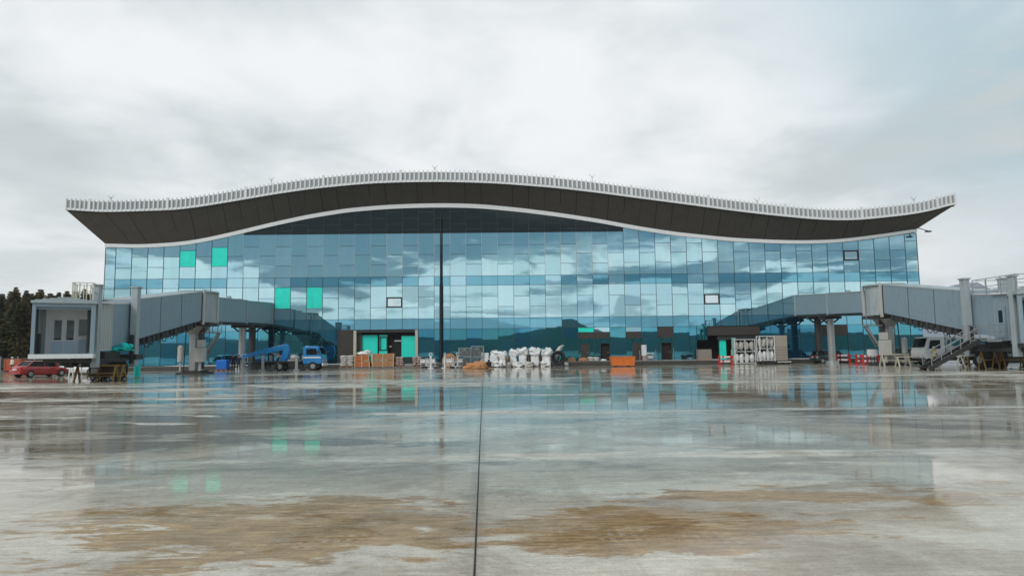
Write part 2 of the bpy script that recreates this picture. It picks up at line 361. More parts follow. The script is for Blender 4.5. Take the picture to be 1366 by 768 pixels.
# ------------------------------------------------------------------ mesh helpers
ORG0 = {}
class MB:
    def __init__(s): s.v = []; s.f = []; s.m = []; s.cur = 0; s.sm = []
    def add(s, vs, fs, smooth=False):
        o = len(s.v); s.v += [Vector(q) for q in vs]
        for q in fs: s.f.append([o + i for i in q]); s.m.append(s.cur); s.sm.append(smooth)
        return s
    def hexa(s, p):   # 8 points: bottom 4 ccw, top 4 ccw
        return s.add(p, [(0, 3, 2, 1), (4, 5, 6, 7), (0, 1, 5, 4), (1, 2, 6, 5), (2, 3, 7, 6), (3, 0, 4, 7)])
    def box(s, x0, x1, y0, y1, z0, z1):
        return s.hexa([(x0, y0, z0), (x1, y0, z0), (x1, y1, z0), (x0, y1, z0), (x0, y0, z1), (x1, y0, z1), (x1, y1, z1), (x0, y1, z1)])
    def beam(s, a, b, wd, ht=None):
        a, b = Vector(a), Vector(b); ht = ht or wd
        dn = (b - a).normalized(); ref = Vector((0, 0, 1)) if abs(dn.z) < 0.95 else Vector((1, 0, 0))
        sd = dn.cross(ref).normalized() * wd / 2; u = sd.cross(dn).normalized() * ht / 2
        return s.hexa([a - sd - u, a + sd - u, b + sd - u, b - sd - u, a - sd + u, a + sd + u, b + sd + u, b - sd + u])
    def cyl(s, a, b, ra, rb=None, n=12, caps=True, smooth=True):
        a, b = Vector(a), Vector(b); rb = ra if rb is None else rb
        dn = (b - a).normalized(); ref = Vector((0, 0, 1)) if abs(dn.z) < 0.95 else Vector((1, 0, 0))
        u = dn.cross(ref).normalized(); v = dn.cross(u)
        vs = []
        for c, r_ in ((a, ra), (b, rb)):
            for i in range(n):
                t = 2 * math.pi * i / n; vs.append(c + (u * math.cos(t) + v * math.sin(t)) * r_)
        s.add(vs, [(i, (i + 1) % n, n + (i + 1) % n, n + i) for i in range(n)], smooth)
        if caps:
            s.add(vs[:n], [tuple(range(n))[::-1]]); s.add(vs[n:], [tuple(range(n))])
        return s
    def prism(s, pts, y0, y1):   # polygon in x,z extruded along y
        n = len(pts)
        vs = [(p[0], y0, p[1]) for p in pts] + [(p[0], y1, p[1]) for p in pts]
        return s.add(vs, [tuple(range(n)), tuple(range(2 * n - 1, n - 1, -1))] + [(i, n + i, n + (i + 1) % n, (i + 1) % n) for i in range(n)])
    def lump(s, c, r, seed=0, amp=0.25, n=8, mseg=6, freq=1.6):
        c = Vector(c); vs = []; fs = []
        r = r if isinstance(r, (tuple, list)) else (r, r, r)
        for j in range(mseg + 1):
            ph = math.pi * j / mseg
            for i in range(n):
                th = 2 * math.pi * i / n
                dv = Vector((math.sin(ph) * math.cos(th), math.sin(ph) * math.sin(th), math.cos(ph)))
                k = 1 + amp * mnoise.noise(dv * freq + Vector((seed * 3.7, seed * 1.3, 0)))
                vs.append(c + Vector((dv.x * r[0], dv.y * r[1], dv.z * r[2])) * k)
        for j in range(mseg):
            for i in range(n):
                fs.append((j * n + i, (j + 1) * n + i, (j + 1) * n + (i + 1) % n, j * n + (i + 1) % n))
        return s.add(vs, fs, True)
    def torus(s, c, R_, r_, axis=(0, 1, 0), n=20, k=8):
        c = Vector(c); ax = Vector(axis).normalized()
        u = ax.cross(Vector((0, 0, 1)) if abs(ax.z) < 0.9 else Vector((1, 0, 0))).normalized(); v = ax.cross(u)
        vs = []
        for i in range(n):
            t = 2 * math.pi * i / n; dr = u * math.cos(t) + v * math.sin(t)
            for j in range(k):
                p = 2 * math.pi * j / k; vs.append(c + dr * (R_ + r_ * math.cos(p)) + ax * r_ * math.sin(p))
        fs = [(i * k + j, i * k + (j + 1) % k, ((i + 1) % n) * k + (j + 1) % k, ((i + 1) % n) * k + j) for i in range(n) for j in range(k)]
        return s.add(vs, fs, True)
    def build(s, name, mat, parent=None, bevel=0.0, xf=None, fix=True):
        mats = mat if isinstance(mat, list) else [mat]
        me = bpy.data.meshes.new(name)
        o0 = ORG0.get(parent.name, Vector((0, 0, 0))) if parent else Vector((0, 0, 0))
        vs = [(xf @ q if xf else q) - o0 for q in s.v]
        me.from_pydata([tuple(q) for q in vs], [], s.f)
        for q in mats: me.materials.append(q)
        for i, p in enumerate(me.polygons): p.material_index = s.m[i]; p.use_smooth = s.sm[i]
        if fix:
            bm = bmesh.new(); bm.from_mesh(me); bmesh.ops.recalc_face_normals(bm, faces=bm.faces); bm.to_mesh(me); bm.free()
        me.update()
        ob = bpy.data.objects.new(name, me); COL.objects.link(ob)
        if parent: ob.parent = parent; ORG0[ob.name] = o0
        if bevel:
            md = ob.modifiers.new('bevel', 'BEVEL'); md.width = bevel; md.segments = 2; md.limit_method = 'ANGLE'; md.angle_limit = R(35)
        return ob

LABS = []
def thing(name, label, cat, loc=(0, 0, 0), group=None, rotz=0.0):
    o = bpy.data.objects.new(name, None); COL.objects.link(o); o.empty_display_size = 0.3
    o.location = loc; o.rotation_euler = (0, 0, rotz)
    ORG0[o.name] = Vector(loc)
    o['label'] = label; o['category'] = cat
    if group: o['group'] = group
    return o
def local(o):            # build this thing's parts around its own origin
    ORG0[o.name] = Vector((0, 0, 0)); return o
def tag(o, label, cat, group=None):
    o['label'] = label; o['category'] = cat
    if group: o['group'] = group
    return o
def struct(o): o['kind'] = 'structure'; return o
KIDS = {}
def dup(root, loc, label, rotz=None, scale=None, group=None):
    def rec(o, par):
        c = o.copy(); COL.objects.link(c)
        if par: c.parent = par
        for k in [q for q in bpy.data.objects if q.parent == o]: rec(k, c)
        return c
    r_ = rec(root, None); r_.location = loc; r_['label'] = label
    if rotz is not None: r_.rotation_euler = (0, 0, rotz)
    if scale is not None: r_.scale = (scale,) * 3 if not isinstance(scale, tuple) else scale
    if group: r_['group'] = group
    return r_

def crumple(m, c, sx, sy, sz, sd, amp):
    bmx = bmesh.new(); bmesh.ops.create_cube(bmx, size=1.0); bmesh.ops.subdivide_edges(bmx, edges=bmx.edges, cuts=5, use_grid_fill=True)
    vs = []
    for v in bmx.verts:
        p = Vector((v.co.x * sx, v.co.y * sy, v.co.z * sz)); q = p * 3.1 + Vector((sd * 7.1, sd * 2.3, sd))
        vs.append(Vector(c) + p + Vector((mnoise.noise(q), mnoise.noise(q + Vector((9, 0, 0))), mnoise.noise(q + Vector((0, 9, 0))))) * amp)
    m.add(vs, [tuple(v.index for v in f.verts) for f in bmx.faces], True); bmx.free()

# ------------------------------------------------------------------ setting
mb = MB(); mb.add([(-2400, -2400, 0), (2400, -2400, 0), (2400, 2400, 0), (-2400, 2400, 0)], [(0, 1, 2, 3)])
struct(mb.build('apron', ground_mat()))

FY = 86.0                       # facade plane
GX0, GX1 = -50.28, 53.05
mb = MB(); mb.box(GX0 - 1.5, GX1 + 1.0, 84.0, FY + 0.3, 0.004, 0.50)
struct(mb.build('pavement', CONC, bevel=0.03))
mb = MB(); mb.box(GX0 - 1.4, GX1 + 0.9, 83.93, 83.997, 0.006, 0.44)
struct(mb.build('kerb_face', DCONC))

def ridge(name, pts, Y, depth, mat, base=-5, jag=0.0, seed=1, sub=6):
    """terrain: a rolling ridge with real depth, profile pts = (x, height)"""
    random.seed(seed); P = []
    for (xa, ha), (xb, hb) in zip(pts, pts[1:]):
        for k in range(sub):
            q = k / sub; P.append((xa + (xb - xa) * q, ha + (hb - ha) * q))
    P.append(pts[-1]); n = len(P); rows = 9; vs = []; fs = []
    for j in range(rows):
        q = j / (rows - 1); prof = math.sin(math.pi * q)
        for i, (xx, hh) in enumerate(P):
            nn = mnoise.noise(Vector((xx * 0.012 + seed, j * 0.7, 0))) + 0.6 * mnoise.noise(Vector((xx * 0.05, j * 1.7, seed)))
            vs.append((xx, Y + depth * (q - 0.5), base + (hh - base) * prof * (1 + jag * nn)))
    for j in range(rows - 1):
        for i in range(n - 1): fs.append((j * n + i, j * n + i + 1, (j + 1) * n + i + 1, (j + 1) * n + i))
    m = MB(); m.add(vs, fs, True)
    return struct(m.build(name, mat))
HILL = needle('wooded_hill', (0.016, 0.034, 0.024), (0.030, 0.052, 0.030))
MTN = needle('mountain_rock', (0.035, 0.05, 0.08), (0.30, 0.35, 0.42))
# hills behind the photographer: the glass front mirrors them
ridge('hills', [(-2300, 20), (-1500, 34), (-700, 28), (-300, 30), (-120, 27), (20, 30), (70, 40), (105, 52), (125, 52), (170, 34), (230, 28), (420, 30), (700, 30), (1200, 42), (2300, 30)], -1000, 300, HILL, jag=0.05, seed=3, sub=10)
# mountain to the far right, seen through damp air
HAZE = bpy.data.materials.new('haze_air'); HAZE.use_nodes = True
ht = NT(HAZE.node_tree); ht.n.clear(); ho = ht.n.new('ShaderNodeOutputMaterial'); hv = ht.n.new('ShaderNodeVolumePrincipled')
hv.inputs['Color'].default_value = (0.93, 0.95, 0.97, 1); hv.inputs['Density'].default_value = 0.00014; hv.inputs['Anisotropy'].default_value = 0.2
ht.l.new(hv.outputs[0], ho.inputs['Volume'])
mb = MB(); mb.box(-2420, 2420, -2420, 2420, -6, 290); hz = mb.build('haze', HAZE); hz['kind'] = 'stuff'
ridge('mountain', [(620, 20), (860, 60), (990, 92), (1045, 128), (1072, 158), (1100, 132), (1130, 126), (1165, 140), (1210, 136), (1290, 152), (1370, 146), (1550, 150), (1800, 110)], 1600, 600, MTN, jag=0.16, seed=5, sub=22)

# ------------------------------------------------------------------ terminal
T = thing('terminal_building', 'long blue glass terminal building under one wavy dark roof with a white rim', 'airport terminal', (1.4, FY, 0))
# body behind the glass
def interp(pts, x):
    if x <= pts[0][0]: a, b = pts[0], pts[1]
    elif x >= pts[-1][0]: a, b = pts[-2], pts[-1]
    else:
        for a, b in zip(pts, pts[1:]):
            if a[0] <= x <= b[0]: break
    return a[1] + (b[1] - a[1]) * (x - a[0]) / (b[0] - a[0])
def curve(px, Y):
    P = [at(a, b, Y) for a, b in px]; return [(p.x, p.z) for p in P]
def smooth(pts, x, wdt=1.6):
    s = 0; n = 0
    for k in range(-6, 7): s += interp(pts, min(max(x + k / 6 * wdt, pts[0][0]), pts[-1][0])); n += 1
    return s / n
FRONT = 83.9
front_px = [(88, 279.5), (112, 281.5), (141, 283), (184, 281.7), (236, 280), (275, 274.7), (325, 266.3), (370, 258.6), (412, 252.5), (455, 248), (490, 245), (535, 243.2), (581, 242.6), (620, 243.2), (659, 244.6), (692, 246.8), (744, 251), (796, 257), (848, 264), (900, 270.7), (940, 276), (976, 281), (1031, 287.3), (1087, 292.6), (1123, 294), (1150, 293), (1170, 291), (1212, 286.5), (1243, 281), (1274.5, 271.5)]
back_px = [(141, 325), (184, 326.5), (236, 323.5), (262, 320), (288, 314.8), (325, 306.2), (360, 297.6), (412, 286.4), (464, 278), (516, 273.6), (560, 271.8), (600, 271.4), (640, 272.6), (692, 277.4), (744, 284), (796, 291.8), (848, 301.5), (900, 309.6), (940, 313.8), (976, 317.4), (1031, 320.2), (1070, 321), (1109, 320), (1143, 316.8), (1198, 309.3), (1222, 305)]
FC, BC = curve(front_px, FRONT), curve(back_px, FY - 0.15)
xf0, xf1 = FC[0][0], FC[-1][0]
xb0, xb1 = BC[0][0] - 0.1, BC[-1][0] + 0.1
zf = lambda x: smooth(FC, x)
zb = lambda x: smooth(BC, x)
def bx(u): return xb0 + (xb1 - xb0) * u      # back edge position, u in 0..1
def fx(u):                                     # front edge spreads to the sides at both ends
    x = bx(u)
    mid = x * 1.0 + (x - 1.4) * 0.0
    if u < 0.11: k = (0.11 - u) / 0.11; return mid * (1 - k ** 1.3) + (mid + (xf0 - xb0)) * k ** 1.3
    if u > 0.93: k = (u - 0.93) / 0.07; return mid * (1 - k ** 1.3) + (mid + (xf1 - xb1)) * k ** 1.3
    return mid
NU = 156
DEEP = 52.0
soff = MB(); seam = MB(); roof = MB(); band = MB()
U = [i / NU for i in range(NU + 1)]
TH = 0.0
for i in range(NU):
    a, b = U[i], U[i + 1]
    A0 = Vector((bx(a), FY - 0.02, zb(bx(a)))); B0 = Vector((bx(b), FY - 0.02, zb(bx(b))))
    A1 = Vector((fx(a), FRONT, zf(fx(a)))); B1 = Vector((fx(b), FRONT, zf(fx(b))))
    soff.add([A0, B0, B1, A1], [(0, 1, 2, 3)], True)
    # roof skin: behind the parapet, running back over the hall
    up1 = Vector((0, 0, 0.45))
    A2, B2 = A1 + up1 + Vector((0, 0.22, 0)), B1 + up1 + Vector((0, 0.22, 0))
    A3 = Vector((fx(a), FY + DEEP, zf(fx(a)) + 0.2)); B3 = Vector((fx(b), FY + DEEP, zf(fx(b)) + 0.2))
    roof.add([A2, B2, B3, A3], [(0, 1, 2, 3)], True)
    roof.add([A1 + Vector((0, 0.22, 0)), B1 + Vector((0, 0.22, 0)), B2, A2], [(0, 1, 2, 3)])
    # underside behind the facade, closing the roof to the side walls
    A4 = Vector((bx(a), FY + DEEP, zb(bx(a)))); B4 = Vector((bx(b), FY + DEEP, zb(bx(b))))
    roof.add([A0 + Vector((0, 0.04, 0)), B0 + Vector((0, 0.04, 0)), B4, A4], [(0, 3, 2, 1)])
    # white band at the foot of the soffit
    h = 0.52 - 0.12 * abs((a - 0.42) * 2)
    y0, y1 = FY - 0.20, FY + 0.02
    za, zc = zb(bx(a)), zb(bx(b)); j = 0.012
    band.hexa([(bx(a) + j, y0, za - h), (bx(b), y0, zc - h), (bx(b), y1, zc - h), (bx(a) + j, y1, za - h),
               (bx(a) + j, y0, za + 0.02), (bx(b), y0, zc + 0.02), (bx(b), y1, zc + 0.02), (bx(a) + j, y1, za + 0.02)])
for e in (0.0, 1.0):       # end closures of the roof
    p = [Vector((bx(e), FY, zb(bx(e)))), Vector((fx(e), FRONT + 0.2, zf(fx(e)))), Vector((fx(e), FY + DEEP, zf(fx(e)) + 0.2)), Vector((bx(e), FY + DEEP, zb(bx(e))))]
    roof.add(p, [(0, 1, 2, 3)])
# panel seams: thin grooves set proud by a few mm, one per bay of two metres
N0, N1 = at(152, 400, FY).x, at(1210.6, 380, FY).x
PIT = (N1 - N0) / 50
k = -1
cx = [GX0] + [N0 + PIT * i for i in range(51)] + [GX1]
for i, xx in enumerate(cx[1:-1]):
    u = (xx - xb0) / (xb1 - xb0)
    A = Vector((bx(u), FY - 0.25, 0)); Bq = Vector((fx(u), FRONT + 0.02, 0))
    steps = 3
    p0 = Vector((bx(u), FY - 0.02, zb(bx(u)) - 0.004)); p1 = Vector((fx(u), FRONT, zf(fx(u)) - 0.004))
    n_ = Vector((0, -0.012, -0.008))
    wd = 0.075 if (i * 7) % 3 else 0.035
    lo = 0.0 if (i * 5) % 4 else 0.4
    p0 = p0.lerp(p1, lo)
    s_ = Vector((wd / 2, 0, 0))
    q = [p0 - s_ + n_, p0 + s_ + n_, p1 + s_ + n_, p1 - s_ + n_]
    seam.add(q, [(0, 1, 2, 3)])
so = soff.build('soffit', SOFF, T)
seam.build('soffit_seam', SEAM, so)
rf = roof.build('roof', ROOFM, T, fix=False)
band.build('roof_trim', WHITE2, T)

# comb-like parapet screen of white blades along the roof edge
scr = MB(); gp = MB(); rail = MB(); brk_ = MB()
nf = 196
def edge(u): return Vector((fx(u), FRONT, zf(fx(u))))
# arc positions evenly in x
us = []
tab = [(fx(i / 2000), i / 2000) for i in range(2001)]
def u_of(xv): return interp(tab, xv)
for i in range(nf + 1):
    xv = xf0 + 0.05 + (xf1 - xf0 - 0.1) * i / nf
    us.append(u_of(xv))
random.seed(4)
for i in range(nf + 1):
    p = edge(us[i]); hh = 1.46 + (0.10 if i % 17 == 5 else 0) + random.uniform(-0.015, 0.015)
    wq = 0.068 if i % 17 != 5 else 0.15
    scr.box(p.x - wq, p.x + wq, FRONT - 0.16, FRONT + 0.10, p.z - 0.02, p.z + hh)
    if i < nf:
        q = edge(us[i + 1]); g = 0.10
        za, zc = p.z, q.z
        gp.hexa([(p.x + g, FRONT + 0.02, za + 0.30), (q.x - g, FRONT + 0.02, zc + 0.30), (q.x - g, FRONT + 0.06, zc + 0.30), (p.x + g, FRONT + 0.06, za + 0.30),
                 (p.x + g, FRONT + 0.02, za + 1.26), (q.x - g, FRONT + 0.02, zc + 1.26), (q.x - g, FRONT + 0.06, zc + 1.26), (p.x + g, FRONT + 0.06, za + 1.26)])
        rail.hexa([(p.x, FRONT - 0.10, za - 0.02), (q.x, FRONT - 0.10, zc - 0.02), (q.x, FRONT + 0.2, zc - 0.02), (p.x, FRONT + 0.2, za - 0.02),
                   (p.x, FRONT - 0.10, za + 0.26), (q.x, FRONT - 0.10, zc + 0.26), (q.x, FRONT + 0.2, zc + 0.26), (p.x, FRONT + 0.2, za + 0.26)])
        mx_ = (p.x + q.x) / 2
        brk_.box(mx_ - 0.13, mx_ + 0.13, FRONT - 0.05, FRONT + 0.12, min(za, zc) - 0.16, min(za, zc) - 0.05)
        brk_.hexa([(p.x, FRONT - 0.03, za - 0.08), (q.x, FRONT - 0.03, zc - 0.08), (q.x, FRONT + 0.1, zc - 0.08), (p.x, FRONT + 0.1, za - 0.08),
                   (p.x, FRONT - 0.03, za - 0.03), (q.x, FRONT - 0.03, zc - 0.03), (q.x, FRONT + 0.1, zc - 0.03), (p.x, FRONT + 0.1, za - 0.03)])
s1 = scr.build('parapet_screen', WHITE2, T)
gp.build('perforated_sheet', FING, s1)
rail.build('parapet_rail', WHITE2, s1)
brk_.build('drip_edge', SEAM, s1)
for px, py in ((148, 266), (362, 242), (580, 226), (790, 238), (1010, 270), (1219, 268)):
    m = MB(); p = at(px, py, FRONT + 0.6); z0 = zf(p.x) + 1.2
    m.cyl((p.x, p.y, z0), (p.x, p.y, p.z + 0.35), 0.03, n=6)
    m.cyl((p.x, p.y, p.z), (p.x - 0.35, p.y, p.z + 0.55), 0.025, n=6); m.cyl((p.x, p.y, p.z), (p.x + 0.35, p.y, p.z + 0.55), 0.025, n=6)
    m.build('lightning_rod', STEEL, T)
m = MB(); p = at(1224, 304, 85); q = at(1240, 308.5, 84)
m.beam(p, q, 0.12, 0.1); m.box(q.x - 0.5, q.x + 0.15, q.y - 0.2, q.y + 0.2, q.z - 0.10, q.z + 0.06)
m.build('wall_lamp', BRD, T)
# side and rear walls, floors
m = MB()
m.box(GX0 - 0.02, GX0 + 0.25, FY + 0.12, FY + DEEP, 0.3, zb(GX0) - 0.03)
m.box(GX1 - 0.25, GX1 + 0.02, FY + 0.12, FY + DEEP, 0.3, zb(GX1) - 0.03)
m.box(GX0 + 0.26, GX1 - 0.26, FY + DEEP - 0.3, FY + DEEP - 0.02, 0.3, 15.0)
m.build('wall', BRG2, T)

# ---- curtain wall
Zr = [0.55, 4.74, 6.07, 10.2, 11.42, 16.92]       # storey lines
topz = lambda x: zb(x) - 0.45
panes = []     # (x0,x1,z0a,z1a,z1b, mat, group)
random.seed(11)
cover = set()
CYP = {(5, 'u'), (7, 'u'), (11, 'm'), (13, 'm')}
VENT = {(18, 'm'), (38, 'm'), (47, 'u')}
openings = []     # bays of the ground floor handled separately: (x0, x1)
def px_x(px, py=465): return at(px, py, FY).x
gopen = [(px_x(472), px_x(557)), (px_x(930), px_x(1052))]
skipped = [[], []]
frames = MB(); framesP = MB(); vents = []
for z_ in (0.58, 4.74, 6.07, 10.2, 11.42): frames.box(GX0 + .03, GX1 - .03, FY + 0.043, FY + 0.068, z_ - 0.02, z_ + 0.02)
def mull(x, z0, z1, pale=False, wd=0.045):
    (framesP if pale else frames).box(x - wd / 2, x + wd / 2, FY - 0.055, FY + 0.07, z0, z1)
def trans(x0, x1, z, wd=0.042):
    frames.box(x0 + 0.02, x1 - 0.02, FY - 0.045, FY + 0.07, z - wd / 2, z + wd / 2)
def pane(x0, x1, z0, z1a, z1b, mat): panes.append((x0 + 0.02, x1 - 0.02, z0 + 0.01, z1a - 0.01, z1b - 0.01, mat))
glassrnd = lambda: random.choices(GL, (4, 3, 3, 3))[0]
DARK_X0, DARK_X1 = at(322, 311, FY).x, at(834, 309, FY).x
darks = MB()
for i in range(len(cx) - 1):
    x0, x1 = cx[i], cx[i + 1]; xm = (x0 + x1) / 2
    c0, c1 = topz(x0), topz(x1)
    cmin = min(c0, c1)
    n = i - 1                                   # bay index, -1 is the narrow left corner
    odd = n % 2
    # upper storey
    lines = [14.2] if odd else [15.37, 12.92]
    if n == 4: lines = [15.0, 12.92]
    if n == 46: lines = [14.2, 12.92]
    lines = [z for z in lines if z < cmin - (0.12 if n == 4 else 0.4)]
    isdark = DARK_X0 <= xm <= DARK_X1
    segs = [Zr[4]] + sorted(lines)
    for a, b in zip(segs, segs[1:] + [None]):
        key = None
        if b is None:
            if isdark:
                pane(x0, x1, a, Zr[5], Zr[5], glassrnd())
                darks.hexa([(x0 + 0.012, FY - 0.01, Zr[5] + 0.02), (x1 - 0.012, FY - 0.01, Zr[5] + 0.02), (x1 - 0.012, FY + 0.05, Zr[5] + 0.02), (x0 + 0.012, FY + 0.05, Zr[5] + 0.02),
                            (x0 + 0.012, FY - 0.01, c0), (x1 - 0.012, FY - 0.01, c1), (x1 - 0.012, FY + 0.05, c1), (x0 + 0.012, FY + 0.05, c0)])
            else: pane(x0, x1, a, c0, c1, glassrnd())
        else:
            mt = glassrnd()
            if n in (4, 6) and 12 < a < 14: mt = CYAN
            if n == 46 and a > 12: mt = GPALE
            pane(x0, x1, a, b, b, mt)
            trans(x0, x1, b)
    # spandrel
    pane(x0, x1, Zr[3], Zr[4], Zr[4], random.choice([GSP, GSP, GSP, GL[1]]))
    trans(x0, x1, Zr[4]); trans(x0, x1, Zr[3])
    # middle storey
    zl = 8.8 if odd else 7.5
    if n in (10, 12):
        pane(x0, x1, 7.5, Zr[3], Zr[3], CYAN); pane(x0, x1, Zr[2], 7.5, 7.5, glassrnd()); trans(x0, x1, 7.5)
    elif n in (17, 37):
        pane(x0, x1, Zr[2], 7.5, 7.5, glassrnd()); pane(x0, x1, 7.5, 8.8, 8.8, GPALE); pane(x0, x1, 8.8, Zr[3], Zr[3], glassrnd())
        vents.append((x0, x1, 7.5, 8.8)); trans(x0, x1, 7.5); trans(x0, x1, 8.8)
    else:
        pane(x0, x1, Zr[2], zl, zl, glassrnd()); pane(x0, x1, zl, Zr[3], Zr[3], glassrnd()); trans(x0, x1, zl)
    pane(x0, x1, Zr[1], Zr[2], Zr[2], GSP); trans(x0, x1, Zr[2]); trans(x0, x1, Zr[1])
    pale = isdark and 3 < n < 40
    mull(x0, Zr[4] - 0.0, Zr[5] if isdark else c0, pale)
    if isdark:
        mull(x0, Zr[5], c0, False, 0.035)
        for zz in ((18.1, 19.7) if odd else (17.4, 18.9)):
            if zz < cmin - 0.2: trans(x0, x1, zz, 0.04)
    mull(x0, Zr[1], Zr[4])
    # ground storey
    hit = [k_ for k_, (a, b) in enumerate(gopen) if a - 0.3 < xm < b + 0.3]
    if hit: skipped[hit[0]].append((x0, x1)); continue
    mull(x0, Zr[0], Zr[1], False, 0.05)
    zmid = 3.35
    def colr(px0, px1): return px_x(px0) - 0.1 < xm < px_x(px1) + 0.1
    if colr(448, 471): pane(x0, x1, Zr[0], Zr[1], Zr[1], BROWNP); continue
    if colr(774, 816) or colr(837, 860):
        up_ = (n == 29)
        pane(x0, x1, zmid, 4.15, 4.15, BROWNP); pane(x0, x1, 4.15, Zr[1], Zr[1], CYAN if colr(774, 794) else GL[1]); trans(x0, x1, zmid)
    elif colr(880, 902): pane(x0, x1, zmid, Zr[1], Zr[1], BROWNP)
    elif xm > px_x(1095) and xm < px_x(1125): pane(x0, x1, zmid, Zr[1], Zr[1], BROWNP)
    else:
        pane(x0, x1, zmid, Zr[1], Zr[1], random.choice(GG)); trans(x0, x1, zmid, 0.03)
    # lower row with doors
    dr = None
    for a, b, mt in ((775.5, 786, BROWNP), (801, 815.5, PARKI), (844, 855.5, BROWNP), (882.5, 896, PARKI)):
        if x0 - 0.1 <= px_x((a + b) / 2) <= x1 + 0.1: dr = (px_x(a), px_x(b), mt)
    if dr:
        a, b, mt = max(dr[0], x0 + 0.04), min(dr[1], x1 - 0.04), dr[2]
        if a - x0 > 0.15: pane(x0, a, Zr[0], zmid, zmid, GG[1])
        if x1 - b > 0.15: pane(b, x1, Zr[0], zmid, zmid, GG[1])
        pane(a, b, 2.75, zmid, zmid, GG[1])
        dm = MB(); dm.box(a + 0.03, b - 0.03, FY + (0.0 if mt is BROWNP else 0.35), FY + (0.05 if mt is BROWNP else 0.4), Zr[0], 2.7)
        dob = dm.build('door', mt, T)
        hm = MB(); hm.box(b - 0.28, b - 0.20, FY - 0.06, FY + (0.0 if mt is BROWNP else 0.35), 1.5, 1.62); hm.build('handle', STEEL, dob)
        frames.box(a - 0.05, a + 0.03, FY - 0.05, FY + 0.4, Zr[0], 2.75); frames.box(b - 0.03, b + 0.05, FY - 0.05, FY + 0.4, Zr[0], 2.75)
        frames.box(a - 0.05, b + 0.05, FY - 0.049, FY + 0.41, 2.7, 2.76)
    else: pane(x0, x1, Zr[0], zmid, zmid, random.choice(GG))
mull(GX1, Zr[1], topz(GX1)); mull(GX0, Zr[0], Zr[1])
SK = [(min(q[0] for q in L_), max(q[1] for q in L_)) for L_ in skipped]
if px_x(472) - SK[0][0] > 0.1: pane(SK[0][0], px_x(473) - 0.1, Zr[0], Zr[1], Zr[1], BROWNP)
if SK[0][1] - px_x(557) > 0.1: pane(px_x(557) + 0.1, SK[0][1], Zr[0], Zr[1], Zr[1], GG[1])
if px_x(930) - SK[1][0] > 0.1: pane(SK[1][0], px_x(930), Zr[0], Zr[1], Zr[1], GG[0])
if SK[1][1] - px_x(1052) > 0.1: pane(px_x(1052), SK[1][1], Zr[0], Zr[1], Zr[1], GG[2])
frames.build('mullion', MULD, T); framesP.build('pale_mullion', MULP, T)
darks.build('dark_cladding', DARKP, T)
# panes: the hundred largest as parts, the rest together
panes.sort(key=lambda p: -(p[1] - p[0]) * ((p[3] + p[4]) / 2 - p[2]))
special = [p for p in panes if p[5] in (CYAN, BROWNP, GPALE)]
normal = [p for p in panes if p[5] not in (CYAN, BROWNP, GPALE)]
def pane_geo(m, p):
    x0, x1, z0, za, zc, _ = p
    j = [FY - 0.004 + random.gauss(0, 0.0014) for _ in range(4)]
    t0, t1 = random.gauss(0, 0.0022), random.gauss(0, 0.0030)
    m.hexa([(x0, j[0] + t0, z0), (x1, j[0] - t0, z0), (x1, FY + 0.04, z0), (x0, FY + 0.04, z0),
            (x0, j[0] + t0 + t1, za), (x1, j[0] - t0 + t1, zc), (x1, FY + 0.04, zc), (x0, FY + 0.04, za)])
NBIG = 98
for p in normal[:NBIG]:
    m = MB(); pane_geo(m, p); m.build('glass_pane', p[5], T)
rest = MB(); used = []
for p in normal[NBIG:]:
    if p[5] not in used: used.append(p[5])
    rest.cur = used.index(p[5]); pane_geo(rest, p)
ro_ = rest.build('glass_pane', used, T); ro_['kind'] = 'stuff'
for p in special:
    m = MB(); pane_geo(m, p)
    nm = {CYAN: 'masked_panel', BROWNP: 'cladding_panel', GPALE: 'vent_window'}[p[5]]
    o = m.build(nm, p[5], T)
    if p[5] is CYAN: o['label'] = 'turquoise protective panel'
    if p[5] is GPALE:
        f = MB(); x0, x1, z0, z1 = p[0], p[1], p[2], p[3]; y0, y1 = FY - 0.12, FY - 0.062; t_ = 0.14
        f.box(x0, x1, y0, y1, z0, z0 + t_); f.box(x0, x1, y0, y1, z1 - t_, z1); f.box(x0, x0 + t_, y0, y1, z0 + t_, z1 - t_); f.box(x1 - t_, x1, y0, y1, z0 + t_, z1 - t_)
        f.build('vent_frame', BLACK, o)
# entrance in the left half: cream posts, turquoise boards, dark doorway
ea, eb = gopen[0]
m = MB()
for xx in (px_x(474), px_x(556)): m.box(xx - 0.17, xx + 0.17, FY - 0.35, FY + 0.1, Zr[0] - 0.04, 4.66)
m.build('entrance_post', CREAM, T)
m = MB(); m.box(ea - 0.2, eb + 0.1, FY - 0.3, FY + 0.1, 4.40, 4.66); m.build('entrance_lintel', BRD, T)
m = MB(); m.box(px_x(475), px_x(555), FY + 1.9, FY + 2.0, 0.55, 4.4); m.box(px_x(476), px_x(482), FY + 0.11, FY + 1.9, 0.55, 4.39); m.build('entrance_recess', BROWNP, T)
for a, b, z0, z1 in ((482, 503, 0.6, 4.1), (505, 516, 0.6, 4.1), (535, 553, 0.9, 3.95)):
    m = MB(); m.box(px_x(a), px_x(b), FY + 0.35, FY + 0.42, z0, z1); o = m.build('entrance_board', CYAN, T); o['label'] = 'turquoise entrance board'
m = MB()
a, b = px_x(505), px_x(515.5)
for q in (a, (a + b) / 2 - 0.3, b): m.box(q - 0.04, q + 0.04, FY + 0.27, FY + 0.34, 2.2, 3.8)
m.box(a, b, FY + 0.26, FY + 0.338, 2.15, 2.25); m.box(a, b, FY + 0.262, FY + 0.337, 3.75, 3.85); m.build('board_frame', BLACK, T)
